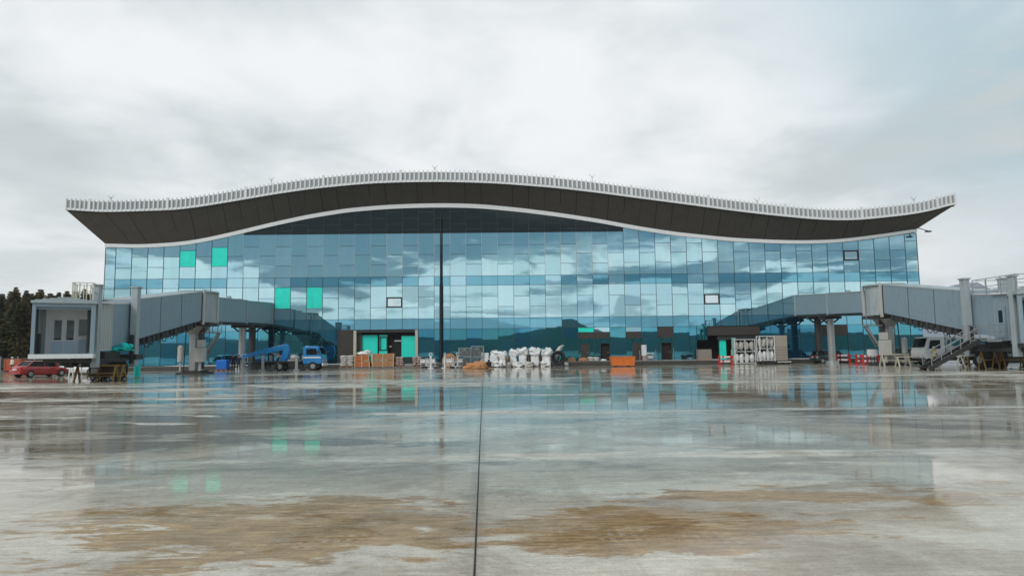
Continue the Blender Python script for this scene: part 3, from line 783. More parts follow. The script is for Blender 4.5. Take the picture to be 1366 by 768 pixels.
m = MB(); m.box(px_x(517), px_x(534), FY + 0.9, FY + 1.0, 0.6, 4.0); m.box(px_x(516.5), px_x(517), FY + 0.3, FY + 0.9, 0.6, 4.0); o = m.build('doorway', PARKI, T)
m = MB(); m.box(px_x(525), px_x(534), FY + 0.7, FY + 0.8, 3.25, 3.42); m.box(px_x(517.5), px_x(521), FY + 0.7, FY + 0.8, 2.55, 2.72); m.build('strip_light', WHITE, T)
# goods entrance in the right half
m = MB(); m.box(px_x(944), px_x(1011), FY - 0.9, FY + 0.02, 3.55, 4.62); m.build('canopy_fascia', BROWNP, T)
m = MB(); m.box(px_x(955), px_x(1012), FY - 0.7, FY + 0.02, 3.25, 3.54); m.box(px_x(955), px_x(1051), FY - 0.75, FY - 0.1, 3.0, 3.24); m.build('canopy_soffit', BRD, T)
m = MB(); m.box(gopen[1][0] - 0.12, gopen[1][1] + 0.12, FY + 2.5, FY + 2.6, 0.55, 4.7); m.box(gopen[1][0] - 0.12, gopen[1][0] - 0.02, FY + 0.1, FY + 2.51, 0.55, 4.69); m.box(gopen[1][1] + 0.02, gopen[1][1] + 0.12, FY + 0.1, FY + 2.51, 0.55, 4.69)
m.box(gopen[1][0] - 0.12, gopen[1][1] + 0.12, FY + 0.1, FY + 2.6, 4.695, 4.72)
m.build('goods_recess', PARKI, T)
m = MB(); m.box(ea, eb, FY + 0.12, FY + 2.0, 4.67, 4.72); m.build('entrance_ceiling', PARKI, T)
for a, b in ((1012, 1029), (1029.5, 1051)):
    m = MB(); m.box(px_x(a), px_x(b), FY - 0.02, FY + 0.04, 3.3, 4.72); m.build('ground_pane', GG[2], T)
m = MB(); m.box(px_x(930.5), px_x(944), FY - 0.02, FY + 0.04, 3.0, 4.72); m.build('ground_pane', GG[1], T)
m = MB(); m.box(px_x(958.5), px_x(967), FY - 0.5, FY - 0.2, 0.52, 3.0); o = m.build('entrance_board', CYAN, T); o['label'] = 'turquoise narrow entrance board'

# ------------------------------------------------------------------ slim dark pole added in place of a mast's reflection in the glass
p = at(588, 475, 85.0)
m = MB(); m.cyl((p.x, 85.0, 0.62), (p.x, 85.0, 10.2), 0.17, 0.16, n=12); m.cyl((p.x, 85.0, 10.2), (p.x, 85.0, 19.4), 0.105, 0.07, n=12)
MT = thing('mast', 'tall slim black mast added for a reflection in the glass front, left of its middle', 'mast', (p.x, 85.0, 0.5))
m.build('pole', BLACK, MT)
m = MB(); m.cyl((p.x, 85.0, 0.5), (p.x, 85.0, 0.62), 0.34, 0.30, n=12)
for k in range(6):
    a = k * math.pi / 3; m.cyl((p.x + 0.26 * math.cos(a), 85 + 0.26 * math.sin(a), 0.62), (p.x + 0.26 * math.cos(a), 85 + 0.26 * math.sin(a), 0.68), 0.03, n=6)
m.build('base_plate', BLACK, MT)
m = MB(); m.torus((p.x, 85.0, 10.2), 0.15, 0.04, (0, 0, 1)); m.build('collar', BLACK, MT)

# ------------------------------------------------------------------ jet bridges
def jet_bridge(X0, s, zs, label):
    """u = metres outboard of the wall facing the middle of the apron"""
    Xc = X0 + s * 1.3
    T = thing('jet_bridge', label, 'jet bridge', (Xc, 67.3, 0), group='jet bridges at the two ends of the terminal')
    W = 2.7
    def hexa(m, u0, u1, ya, yb, za0, za1, zb0, zb1):   # section from depth ya (bottom za0, top za1) to yb (zb0, zb1)
        a, b = X0 + s * u0, X0 + s * u1
        m.hexa([(a, ya, za0), (b, ya, za0), (b, yb, zb0), (a, yb, zb0), (a, ya, za1), (b, ya, za1), (b, yb, zb1), (a, yb, zb1)])
    def bxx(m, u0, u1, y0, y1, z0, z1): hexa(m, u0, u1, y0, y1, z0, z1, z0, z1)
    zA0, zA1, zB0, zB1 = zs      # fixed tunnel: at facade (bottom, top), at rotunda (bottom, top)
    # fixed tunnel
    m = MB(); hexa(m, 0, W, 77.0, 69.3, zA0 * .45 + zB0 * .55, zA1 * .45 + zB1 * .55, zB0, zB1)
    hexa(m, 0.08, W - 0.08, 85.96, 77.25, zA0, zA1, zA0 * .47 + zB0 * .53 + 0.05, zA1 * .47 + zB1 * .53 - 0.05)
    ft = m.build('fixed_tunnel', BRG, T)
    m = MB(); bxx(m, -0.06, W + 0.06, 77.0, 77.25, zB0 * .52 + zA0 * .48 - 0.1, zA1 * .47 + zB1 * .53 + 0.08)
    m.build('tunnel_frame', BRG2, ft)
    m = MB(); bxx(m, -0.06, W + 0.06, 69.3, 69.5, zB0 - 0.1, zB1 + 0.08); m.build('tunnel_frame', BRG2, ft)
    m = MB(); bxx(m, -0.03, W + 0.03, 85.7, 85.93, zA0 - 0.08, zA1 + 0.06); m.build('tunnel_frame', BRG2, ft)
    m = MB(); hexa(m, -0.04, W + 0.04, 76.9, 69.6, zA1 * .45 + zB1 * .55 + 0.003, zA1 * .45 + zB1 * .55 + 0.09, zB1 + 0.003, zB1 + 0.09)
    hexa(m, 0.04, W - 0.04, 85.6, 77.3, zA1 - 0.02, zA1 + 0.07, zA1 * .47 + zB1 * .53 - 0.04, zA1 * .47 + zB1 * .53 + 0.05)
    bxx(m, 0.3, 0.7, 73, 73.4, zB1 + 0.1, zB1 + 0.5)
    m.build('tunnel_roof', BRG2, ft)
    m = MB(); hexa(m, 0.15, W - 0.15, 85.9, 69.5, zA0 - 0.22, zA0 - 0.02, zB0 - 0.25, zB0 - 0.02); m.build('floor_beam', BRD, ft)
    # support posts
    for (u, y, r_, nm) in ((1.15, 79.0, 0.40, 'front'), (1.35, 82.6, 0.40, 'rear')):
        m = MB(); xx = X0 + s * u; zt = zB0 + (zA0 - zB0) * (y - 69.3) / 16.7 - 0.55
        m.cyl((xx, y, 0.35), (xx, y, zt), r_, r_, n=18)
        m.cyl((xx, y, 0.0), (xx, y, 0.35), 0.75, 0.7, n=18)
        col = m.build('support_post', STEEL if nm == 'front' else BRD, T)  # rear post is given the dark material to paint in its shade
        m = MB(); m.box(xx - 1.25, xx + 1.25, y - 0.25, y + 0.25, zt + 0.01, zt + 0.3)
        m.beam((xx - 0.3, y, zt - 0.5), (xx - 1.0, y, zt), 0.16); m.beam((xx + 0.3, y, zt - 0.5), (xx + 1.0, y, zt), 0.16)
        m.build('bracket', BRD, col)
    # rotunda
    m = MB(); c = (Xc, 67.6)
    m.cyl((c[0], c[1], 5.15), (c[0], c[1], 7.85), 1.72, n=28, smooth=False)
    rot = m.build('rotunda', BRG2, T)
    m = MB(); bxx(m, 0.02, 0.10, 66.2, 66.9, 5.2, 7.8); m.build('cream_panel', BRC, rot)
    m = MB(); m.cyl((c[0], c[1], 7.86), (c[0], c[1], 8.0), 1.95, n=28); m.cyl((c[0], c[1], 4.95), (c[0], c[1], 5.14), 1.9, n=28); m.build('rotunda_ring', BRG2, rot)
    m = MB()
    for y, u in ((69.22, -0.12), (65.95, -0.16)):
        bxx(m, u, u + 0.14, y - 0.3, y + 0.02, 4.7, 8.05)
    m.build('rotunda_trim', BRC, rot)
    m = MB(); bxx(m, -0.05, W + 0.05, 65.55, 65.63, 4.98, 7.78); bxx(m, -0.02, 0.06, 68.3, 68.42, 5.2, 7.8); m.build('rubber_curtain', BLACK, rot)
    m = MB(); bxx(m, -0.5, W + 0.2, 66.3, 68.6, 4.62, 4.93); m.build('rotunda_floor', BRD, rot)
    # rotunda pier
    m = MB(); m.cyl((Xc, 67.6, 0.3), (Xc, 67.6, 4.62), 0.62, 0.62, n=20)
    m.cyl((Xc, 67.6, 3.7), (Xc, 67.6, 4.6), 0.65, 1.25, n=20); m.box(Xc - 0.25, Xc + 0.25, 66.85, 67.1, 0.3, 4.0)
    pier = m.build('pier', STEEL, T)
    m = MB(); m.box(Xc - 1.3, Xc + 1.3, 66.3, 68.9, 0.0, 0.16); m.box(Xc - 0.9, Xc + 0.9, 66.7, 68.5, 0.163, 0.32); m.build('pier_foot', BRD, pier)
    m = MB()
    for k in range(5): m.cyl((Xc - s * (0.75 + 0.09 * k), 66.9, 0.5), (Xc - s * (0.55 + 0.12 * k), 66.95, 4.5), 0.04, n=6)
    m.cyl((Xc + s * 0.8, 66.8, 0.2), (Xc + s * 0.7, 66.9, 4.4), 0.05, n=6); m.build('cable', PIPE, pier)
    m = MB(); m.box(Xc - s * 1.0 - 0.32, Xc - s * 1.0 + 0.32, 66.2, 66.75, 2.55, 3.25); m.build('junction_box', BRC, pier)
    m = MB(); m.box(Xc - s * 0.95 - 0.42, Xc - s * 0.95 + 0.42, 66.0, 66.8, 1.15, 2.5); m.box(Xc - s * 0.95 - 0.1, Xc - s * 0.95 + 0.1, 66.3, 66.5, 0.3, 1.15); m.build('control_cabinet', BRC, pier)
    m = MB(); m.cyl((Xc + s * 0.95, 66.4, 1.2), (Xc + s * 0.95, 66.4, 2.6), 0.26, n=14); m.cyl((Xc + s * 0.95, 66.4, 2.6), (Xc + s * 0.95, 66.4, 2.75), 0.26, 0.1, n=14)
    m.beam((Xc + s * 0.95, 66.4, 0.3), (Xc + s * 0.95, 66.4, 1.2), 0.12); m.build('canister', BRC, pier)
    m = MB()
    for q in (0, 0.5):   # maintenance steps at the rotunda
        m.beam((Xc - s * 2.3, 67.0 + q, 3.9), (Xc - s * 1.2, 67.0 + q, 1.9), 0.09, 0.16)
    for k in range(7):
        f = k / 6; m.box(Xc - s * (2.3 - 1.1 * f) - 0.12, Xc - s * (2.3 - 1.1 * f) + 0.12, 67.05, 67.45, 3.9 - 2 * f - 0.02, 3.9 - 2 * f + 0.02)
    m.box(min(Xc - s * 2.4, Xc - s * 0.8), max(Xc - s * 2.4, Xc - s * 0.8), 66.8, 67.7, 3.92, 4.0)
    for q in (66.82, 67.68):
        m.beam((Xc - s * 2.4, q, 4.0), (Xc - s * 2.4, q, 5.0), 0.05); m.beam((Xc - s * 1.5, q, 4.0), (Xc - s * 1.5, q, 5.0), 0.05); m.beam((Xc - s * 2.4, q, 4.9), (Xc - s * 1.4, q, 4.9), 0.05)
    m.build('maintenance_stair', STEEL, pier)
    # telescoping tunnel
    m = MB(); hexa(m, -0.02, W + 0.02, 65.5, 53.9, 5.08, 7.74, 3.02, 6.12); tt = m.build('telescopic_tunnel', BRG, T)
    m = MB(); hexa(m, -0.05, W + 0.05, 65.4, 54.0, 7.745, 7.86, 6.125, 6.25)
    m.build('tunnel_roof', BRG2, tt)
    m = MB()
    for yy in (61.5, 57.8): 
        f = (65.5 - yy) / 11.6; hexa(m, -0.035, -0.019, yy, yy - 0.05, 5.1 - 2.05 * f, 7.72 - 1.6 * f, 5.1 - 2.05 * f, 7.72 - 1.6 * f)
    m.build('panel_joint', BRD, tt)
    m = MB(); f0 = lambda y: 5.08 + (3.02 - 5.08) * (65.5 - y) / 11.6
    hexa(m, 0.1, 0.35, 64.5, 55.0, f0(64.5) - 0.55, f0(64.5) - 0.02, f0(55) - 0.45, f0(55) - 0.02)
    hexa(m, W - 0.35, W - 0.1, 64.5, 55.0, f0(64.5) - 0.55, f0(64.5) - 0.02, f0(55) - 0.45, f0(55) - 0.02)
    for k in range(9):
        yy = 64 - k * 1.1; bxx(m, 0.36, W - 0.36, yy - 0.1, yy + 0.1, f0(yy) - 0.5, f0(yy) - 0.2)
    for k in range(13):
        yy = 64.2 - k * 0.75; bxx(m, -0.10, 0.12, yy - 0.15 - 0.1 * (k % 2), yy + 0.1 + 0.14 * (k % 3), f0(yy) - 0.5 - 0.12 * (k % 2), f0(yy) - 0.06)
    m.build('underframe', BRD, tt)
    m = MB(); 
    for k in range(6):
        yy = 61 - k * 1.05; m.torus((X0 + s * 0.12, yy + (0.2 if k % 2 else -0.1), f0(yy) - 0.55), 0.24 + 0.07 * (k % 3), 0.035, (1, 0, 0), n=12, k=5)
    m.beam((X0, 63, f0(63) - 0.6), (X0, 54.5, f0(54.5) - 0.5), 0.09); m.build('cable_loop', PIPE, tt)
    # lift columns and wheel carriage
    for sgn in (-0.42, W - 0.06):
        m = MB(); bxx(m, sgn, sgn + 0.48, 53.3, 53.8, 1.0, 7.05); bxx(m, sgn - 0.08, sgn + 0.56, 53.22, 53.88, 7.053, 7.16)
        lc = m.build('lift_column', BRG2, T)
        m = MB(); bxx(m, sgn + 0.1, sgn + 0.38, 53.1, 53.29, 1.2, 3.4); m.build('ball_screw', BRD, lc)
    m = MB(); bxx(m, -0.5, W + 0.5, 53.25, 54.3, 1.5, 1.9); bxx(m, 1.4, 1.9, 53.0, 54.4, 0.6, 1.51)
    cg = m.build('drive_carriage', BRD, T)
    for u in (1.0, 2.3):
        m = MB(); xx = X0 + s * u; m.cyl((xx - 0.26, 53.8, 0.72), (xx + 0.26, 53.8, 0.72), 0.72, n=24); 
        wl = m.build('wheel', TYRE, T); m = MB(); m.cyl((xx - 0.275, 53.8, 0.72), (xx + 0.275, 53.8, 0.72), 0.30, n=14); m.build('rim', BRG2, wl)
    # inner tunnel, end drum
    m = MB(); hexa(m, 0.22, W - 0.22, 53.9, 51.0, 2.95, 5.85, 2.45, 5.62); it = m.build('inner_tunnel', BRG, T)
    m = MB(); hexa(m, 0.18, W - 0.18, 53.85, 51.05, 5.855, 5.97, 5.63, 5.74); m.build('tunnel_roof', WHITE, it)
    m = MB(); hexa(m, 0.10, W - 0.10, 51.0, 49.35, 2.20, 5.60, 2.15, 5.50)
    dr = m.build('end_drum', BRC if s < 0 else BRG, T)
    m = MB()
    for k in range(7): 
        yy = 49.5 + k * 0.22; bxx(m, 0.082, 0.099, yy, yy + 0.05, 2.3, 5.45)
    m.build('drum_slat', BRG2, dr)
    m = MB(); hexa(m, -0.1, W + 0.1, 50.9, 49.3, 5.62, 5.78, 5.55, 5.66); m.build('drum_roof', WHITE, dr)
    m = MB(); bxx(m, -0.60, -0.20, 47.95, 48.4, 1.0, 6.70); bxx(m, -0.68, -0.12, 47.87, 48.48, 6.703, 6.80); m.build('lift_column', BRG2, T)
    # cab, swung round towards the stand; local frame x = inboard, y = back, turned about z
    ang = -s * R(24); C0 = Vector((X0 + s * 0.80, 46.5, 0))
    def cb_(m, x0, x1, y0, y1, z0, z1):
        pts = []
        for z in (z0, z1):
            for (x, y) in ((x0, y0), (x1, y0), (x1, y1), (x0, y1)):
                lx = -s * x; pts.append(C0 + Vector((lx * math.cos(ang) - y * math.sin(ang), lx * math.sin(ang) + y * math.cos(ang), z)))
        m.hexa(pts)
    h, z0, z1, dp = 1.78, 1.95, 5.35, 2.7
    m = MB(); cb_(m, -h + .3, h - .11, dp - .06, dp - .004, z0 + .01, z1 - .2); cabw = m
    m = MB(); cb_(m, -h, h, dp, dp + .12, z0, z1); cb_(m, -h, -h + .1, .13, dp, z0 + .004, z1 - .004); cb_(m, h - .1, h, 1.1, dp, z0 + .004, z1 - .004)
    cab = m.build('cab', BRG2, T); cabw.build('rear_wall', pbr('cab_inner_wall', (0.80, 0.82, 0.82), 0.5, var=.06, dirt=.25), cab)
    m = MB()
    cb_(m, -h - .12, h + .12, -.25, dp + .3, z1 + .01, z1 + .18)
    for k in range(4): cb_(m, -h + .1 + .42 * k, h - .1 - .42 * k, -.2, dp + .25, z1 + .18 + .06 * k, z1 + .243 + .06 * k)
    m.build('canopy', BRG2, cab)
    m = MB()
    cb_(m, -h - .04, -h + .17, -.12, .12, z0 - .1, z1); cb_(m, h - .22, h + .04, -.12, .12, z0 - .1, z1); cb_(m, -h + .171, h - .221, -.12, .12, z1 - .22, z1 - .003)
    cb_(m, -h + .1, h - .1, .121, .2, z1 - .4, z1 - .02)
    m.build('cab_frame', BRG, cab)
    m = MB(); cb_(m, h - .52, h - .42, .5, .62, z0, z1 - .01); cb_(m, h - .42, h - .10, .55, .60, z0 + .1, z1 - .02); m.build('curtain_rail', BRD, cab)
    m = MB(); cb_(m, -h - .05, h + .05, -.55, dp + .12, z0 - .30, z0 - .005); m.build('cab_floor', WHITE if s < 0 else BRD, cab)
    y = dp - .064
    m = MB(); cb_(m, -1.12, .38, y - .05, y, z0 + .02, z0 + 2.55); do_ = m.build('door', pbr('cab_inner_wall', (0, 0, 0)), cab)
    for uu in (-1.0, -.26):
        m = MB(); cb_(m, uu + .04, uu + .48, y - .07, y - .051, z0 + 1.0, z0 + 2.4); m.build('door_glass', VG, do_)
        m = MB(); cb_(m, uu - .07, uu + .60, y - .07, y - .0505, z0 + .06, z0 + .90); m.build('door_panel', pbr('pale_blue_panel', (0.52, 0.64, 0.74), 0.4, var=0.04), do_)
    m = MB(); cb_(m, .50, 1.28, y - .03, y, z0 + 1.3, z0 + 2.45); m.build('cab_window', VG, cab)
    m = MB(); cb_(m, .60, 1.3, y - .6, y - .04, z0, z0 + .98); dk = m.build('control_desk', BRG, cab)
    m = MB(); cb_(m, .8, 1.2, y - .5, y - .2, z0 + .983, z0 + 1.2); m.build('console', BRC, dk)
    m = MB()
    for q in (.4, .62): cb_(m, -h + .1, -h + .2, q, q + .08, z0, z1 - .1)
    cb_(m, -h + .1, -h + .3, .9, 1.3, z0, z0 + 1.4)
    m.build('canopy_gear', BRD, cab)
    m = MB(); rz = z1 + .42; rx0_, rx1_, ry0, ry1 = (.35, 1.6, .3, 2.2)
    def P3(x, y, z):
        lx = -s * x; return C0 + Vector((lx * math.cos(ang) - y * math.sin(ang), lx * math.sin(ang) + y * math.cos(ang), z))
    if s > 0: P3 = lambda x, y, z: Vector((X0 + x, y, z)); rx0_, rx1_, ry0, ry1 = -.35, 2.7, 47.9, 52.4; rz = 5.8
    for zz in (.45, 1.05):
        for yy in (ry0, ry1): m.beam(P3(rx0_, yy, rz + zz), P3(rx1_, yy, rz + zz), .05)
        for uu in (rx0_, rx1_): m.beam(P3(uu, ry0, rz + zz), P3(uu, ry1, rz + zz), .05)
    for k in range(4):
        uu = rx0_ + (rx1_ - rx0_) * k / 3
        for yy in (ry0, ry1): m.beam(P3(uu, yy, rz - .3), P3(uu, yy, rz + 1.05), .05)
    for k in range(1, 3):
        for uu in (rx0_, rx1_): m.beam(P3(uu, ry0 + (ry1 - ry0) * k / 3, rz - .3), P3(uu, ry0 + (ry1 - ry0) * k / 3, rz + 1.05), .05)
    m.build('roof_railing', CREAM if s < 0 else STEEL, cab)
    # equipment hanging below
    m = MB(); bxx(m, -0.3, W, 47.4, 52.4, 1.35, 1.62); bxx(m, 0.0, W - 0.3, 50.0, 52.0, 1.625, 2.1)
    for k in range(6): bxx(m, -0.45 + 0.5 * k, -0.2 + 0.5 * k, 48.0 + 0.3 * (k % 3), 48.7 + 0.3 * (k % 3), 1.0 + 0.12 * (k % 2), 1.345)
    m.build('service_gear', BRD, T)
    if s > 0:
        # landing and outside stair down to the apron
        m = MB(); bxx(m, -1.3, -0.10, 49.6, 52.4, 2.15, 2.27); la = m.build('landing', STEEL, T)
        m = MB()
        for (ua, ub, yy) in ((-1.3, -0.10, 49.62), (-1.3, -0.10, 52.38)):
            for zz in (0.55, 1.05): m.beam((X0 + s * ua, yy, 2.27 + zz), (X0 + s * ub, yy, 2.27 + zz), 0.045)
            for k in range(4): q = ua + (ub - ua) * k / 3; m.beam((X0 + s * q, yy, 2.27), (X0 + s * q, yy, 3.32), 0.045)
            m.build('handrail', STEEL, la); m = MB()
        m = MB()
        L0, L1 = Vector((X0 - 1.32, 0, 2.2)), Vector((X0 - 5.3, 0, 0.12))
        for yy in (50.6, 51.7): m.beam((L0.x, yy, L0.z), (L1.x, yy, L1.z), 0.07, 0.30)
        for k in range(13):
            f = (k + 0.5) / 13; q = L0.lerp(L1, f); m.box(q.x - 0.15, q.x + 0.15, 50.64, 51.66, q.z - 0.02, q.z + 0.03)
        st = m.build('stair', BRD, la)
        m = MB()
        for yy in (50.6, 51.7):
            m.beam((L0.x, yy, L0.z + 1.0), (L1.x + 0.3, yy, L1.z + 1.1), 0.05); m.beam((L0.x, yy, L0.z + 0.55), (L1.x + 0.3, yy, L1.z + 0.6), 0.035)
            for k in range(6): q = L0.lerp(L1, k / 5.3); m.beam((q.x, yy, q.z), (q.x, yy, q.z + 1.02), 0.045)
            m.build('handrail', STEEL, st); m = MB()
        m = MB()
        for yy in (50.7, 51.6): m.cyl((L1.x + 0.3, yy - 0.05, 0.16), (L1.x + 0.3, yy + 0.05, 0.16), 0.16, n=12)
        m.build('castor', TYRE, st)
        # recessed service door on the wall of the drum
        m = MB(); bxx(m, 0.02, 0.08, 49.7, 50.6, 2.4, 4.7); sd = m.build('service_door', BRG, T)
        m = MB(); bxx(m, 0.0, 0.018, 49.95, 50.35, 3.5, 4.4); m.build('door_glass', VG, sd)
    return T
jet_bridge(-28.96, -1, (5.62, 8.18, 5.16, 7.55), 'grey passenger boarding bridge with open cab, left of the blue lift truck')
jet_bridge(36.80, 1, (5.98, 8.46, 5.36, 7.50), 'grey passenger boarding bridge with an outside stair, right of the red barriers')

# ------------------------------------------------------------------ trees beyond the left end
def spruce(seed, H, mat, wid=0.19, full=1.0):
    wid *= 1.55
    random.seed(seed); tr = MB(); cr = MB()
    tr.cyl((0, 0, 0), (0, 0, H * 0.97), 0.024 * H * 0.6, 0.02, n=7)
    tiers = int(H * 2.3)
    for k in range(tiers):
        f = k / tiers; z = H * (0.10 + 0.89 * f)
        rad = H * wid * (1 - f) ** 0.85 * random.uniform(0.75, 1.15) + 0.12
        nb = random.randint(6, 9); off = random.random() * 6.28
        for b in range(nb):
            if random.random() < 0.08: continue
            a = off + 6.283 * b / nb + random.uniform(-0.25, 0.25); L = rad * random.uniform(0.7, 1.15)
            dr = Vector((math.cos(a), math.sin(a), 0)); sd = Vector((-dr.y, dr.x, 0))
            dro = random.uniform(0.18, 0.42)
            tr.add([Vector((0, 0, z)) + sd * 0.02, Vector((0, 0, z)) - sd * 0.02, Vector((0, 0, z - dro * L)) + dr * L], [(0, 1, 2)])
            for j in range(4):
                g = 0.2 + 0.26 * j; c = Vector((0, 0, z - dro * L * g)) + dr * L * g
                ww = L * (0.42 - 0.08 * j) * random.uniform(0.8, 1.25); ln = L * 0.30
                for sg in (-1, 1):
                    t0 = c + Vector((0, 0, 0.05)); t1 = c + dr * ln + sd * sg * ww * 0.7 + Vector((0, 0, -0.22 * ww - 0.06 + random.uniform(-.08, .08)))
                    t2 = c + sd * sg * ww * 0.9 - dr * 0.06 + Vector((0, 0, -0.30 * ww + random.uniform(-.1, .05))); t3 = c + dr * ln * 1.3
                    cr.add([t0, t2, t1], [(0, 1, 2)]); cr.add([t0, t1, t3], [(0, 1, 2)])
                    cr.add([c, c + sd * sg * ww * 0.35 + Vector((0, 0, -0.30 - 0.2 * ww)), c + dr * ln * 0.8 + Vector((0, 0, -0.28))], [(0, 1, 2)])
    return tr, cr
TREE_LAB = [
 'dark spruce at the far left picture edge, beyond the boarding bridge', 'spruce with a broad crown, second from the left edge',
 'tall pointed spruce, highest at the far left', 'spruce behind the left jet bridge roof edge', 'slim spruce just left of the jet bridge cab']
def mktree(seed, H, mat, x, y, label, wid=0.19):
    t = local(thing('spruce_tree', label, 'tree', (x, y, 0), group='conifers beyond the left boarding bridge'))
    tr, cr = spruce(seed, H, mat, wid)
    tr.build('trunk', BARK, t, fix=False); cr.build('crown', mat, t, fix=False)
    return t
spots = []
random.seed(21)
rowsT = [(118, [(-38, 386), (-20, 390), (-8, 383), (4, 388), (13, 392), (23, 379), (34, 387), (46, 381), (54, 389), (62, 383), (72, 388), (79, 386), (88, 384), (97, 391), (106, 386), (116, 382), (124, 390)]),
         (127, [(-30, 380), (-14, 386), (-2, 378), (9, 389), (18, 385), (29, 388), (40, 384), (50, 392), (58, 388), (67, 390), (76, 391), (84, 389), (93, 388), (102, 390), (111, 392), (120, 388)]),
         (111, [(-34, 398), (-22, 402), (-11, 397), (0, 400), (9, 396), (19, 401), (28, 397), (37, 402), (44, 399)])]
adj = ['leaning', 'narrow', 'broad', 'ragged', 'tall', 'thin-topped', 'full', 'blunt-topped', 'sparse', 'dense', 'pointed']
first = {}
cnt = 0
for ri, (Y, L) in enumerate(rowsT):
    for px, py in L:
        q = at(px, py, Y); Hh = q.z
        kind = cnt % 4; mi = [0, 1, 1, 0][kind]
        where = 'by the left picture edge' if px < 12 else ('just left of the jet bridge' if px < 40 else ('above the left cab roof' if px < 88 else 'behind the left roof railing'))
        order = ['first', 'second', 'third', 'fourth', 'fifth', 'sixth', 'seventh', 'eighth', 'ninth', 'tenth', 'eleventh', 'twelfth', 'thirteenth', 'fourteenth', 'fifteenth', 'sixteenth', 'seventeenth'][L.index((px, py))]
        lab = '%s spruce %s, %s from left in %s row' % (['dark green', 'slim brownish', 'brownish', 'deep green'][kind], where, order, ('middle', 'rear', 'front')[ri])
        if kind not in first:
            first[kind] = (mktree(30 + kind, 14.0, NEED[mi], q.x, Y, lab, [0.19, 0.15, 0.21, 0.17][kind]), 14.0)
            t = first[kind][0]; t.scale = (Hh / 14.0,) * 3
        else:
            t = dup(first[kind][0], (q.x, Y + random.uniform(-2, 2), 0), lab, rotz=random.random() * 6, scale=Hh / 14.0)
        cnt += 1
# lower larches and bushes in front of the spruces
def bush(seed, mat, rx, ry, H):
    random.seed(seed); cr = MB(); st = MB()
    for k in range(7): 
        a = random.random() * 6.28; st.cyl((0, 0, 0), (rx * 0.5 * math.cos(a), ry * 0.5 * math.sin(a), H * 0.7), 0.05, 0.015, n=5)
    for k in range(1500):
        th = random.random() * 6.28; v = random.random(); rr = math.sqrt(random.random())
        lob = 1 + 0.3 * math.sin(th * 3 + seed) + 0.2 * math.sin(v * 9 + th)
        c = Vector((rx * rr * math.cos(th) * lob, ry * rr * math.sin(th) * lob, H * v * (1 - 0.55 * rr * rr) * (0.8 + 0.2 * lob)))
        u = Vector((random.gauss(0, 1), random.gauss(0, 1), random.gauss(0, .6))).normalized() * random.uniform(.12, .24); w_ = Vector((random.gauss(0, 1), random.gauss(0, 1), random.gauss(0, 1))).normalized() * .14
        cr.add([c - u, c + w_, c + u, c - w_], [(0, 1, 2, 3)])
    return st, cr
for i, (px, H, mt, lab) in enumerate(((4, 5.2, NEED[2], 'yellowing bush at the left picture edge in front of the spruces'), (17, 6.8, NEED[2], 'tall yellow-green bush behind the worker in the white helmet'), (30, 5.0, NEED[1], 'brown bush between the worker and the left jet bridge'), (-8, 6, NEED[1], 'brown bush cut by the left picture edge'))):
    x = xat(px, 108); t = local(thing('bush', lab, 'bush', (x, 108, 0), group='bushes before the conifers'))
    st, cr = bush(60 + i, mt, 2.0, 1.6, H); st.build('stem', BARK, t); cr.build('foliage', mt, t, fix=False)
# perimeter fence
FN = thing('perimeter_fence', 'dark low fence of posts and boards in front of the conifers at far left', 'fence', (-62, 103, 0))
m = MB(); m.box(-90, -52, 103.0, 103.08, 0.25, 1.75); m.build('fence_panel', BRD, FN)
m = MB()
for k in range(16): m.box(-90 + 2.5 * k, -89.9 + 2.5 * k, 102.88, 102.99, 0, 2.0)
m.build('fence_post', STEEL, FN)

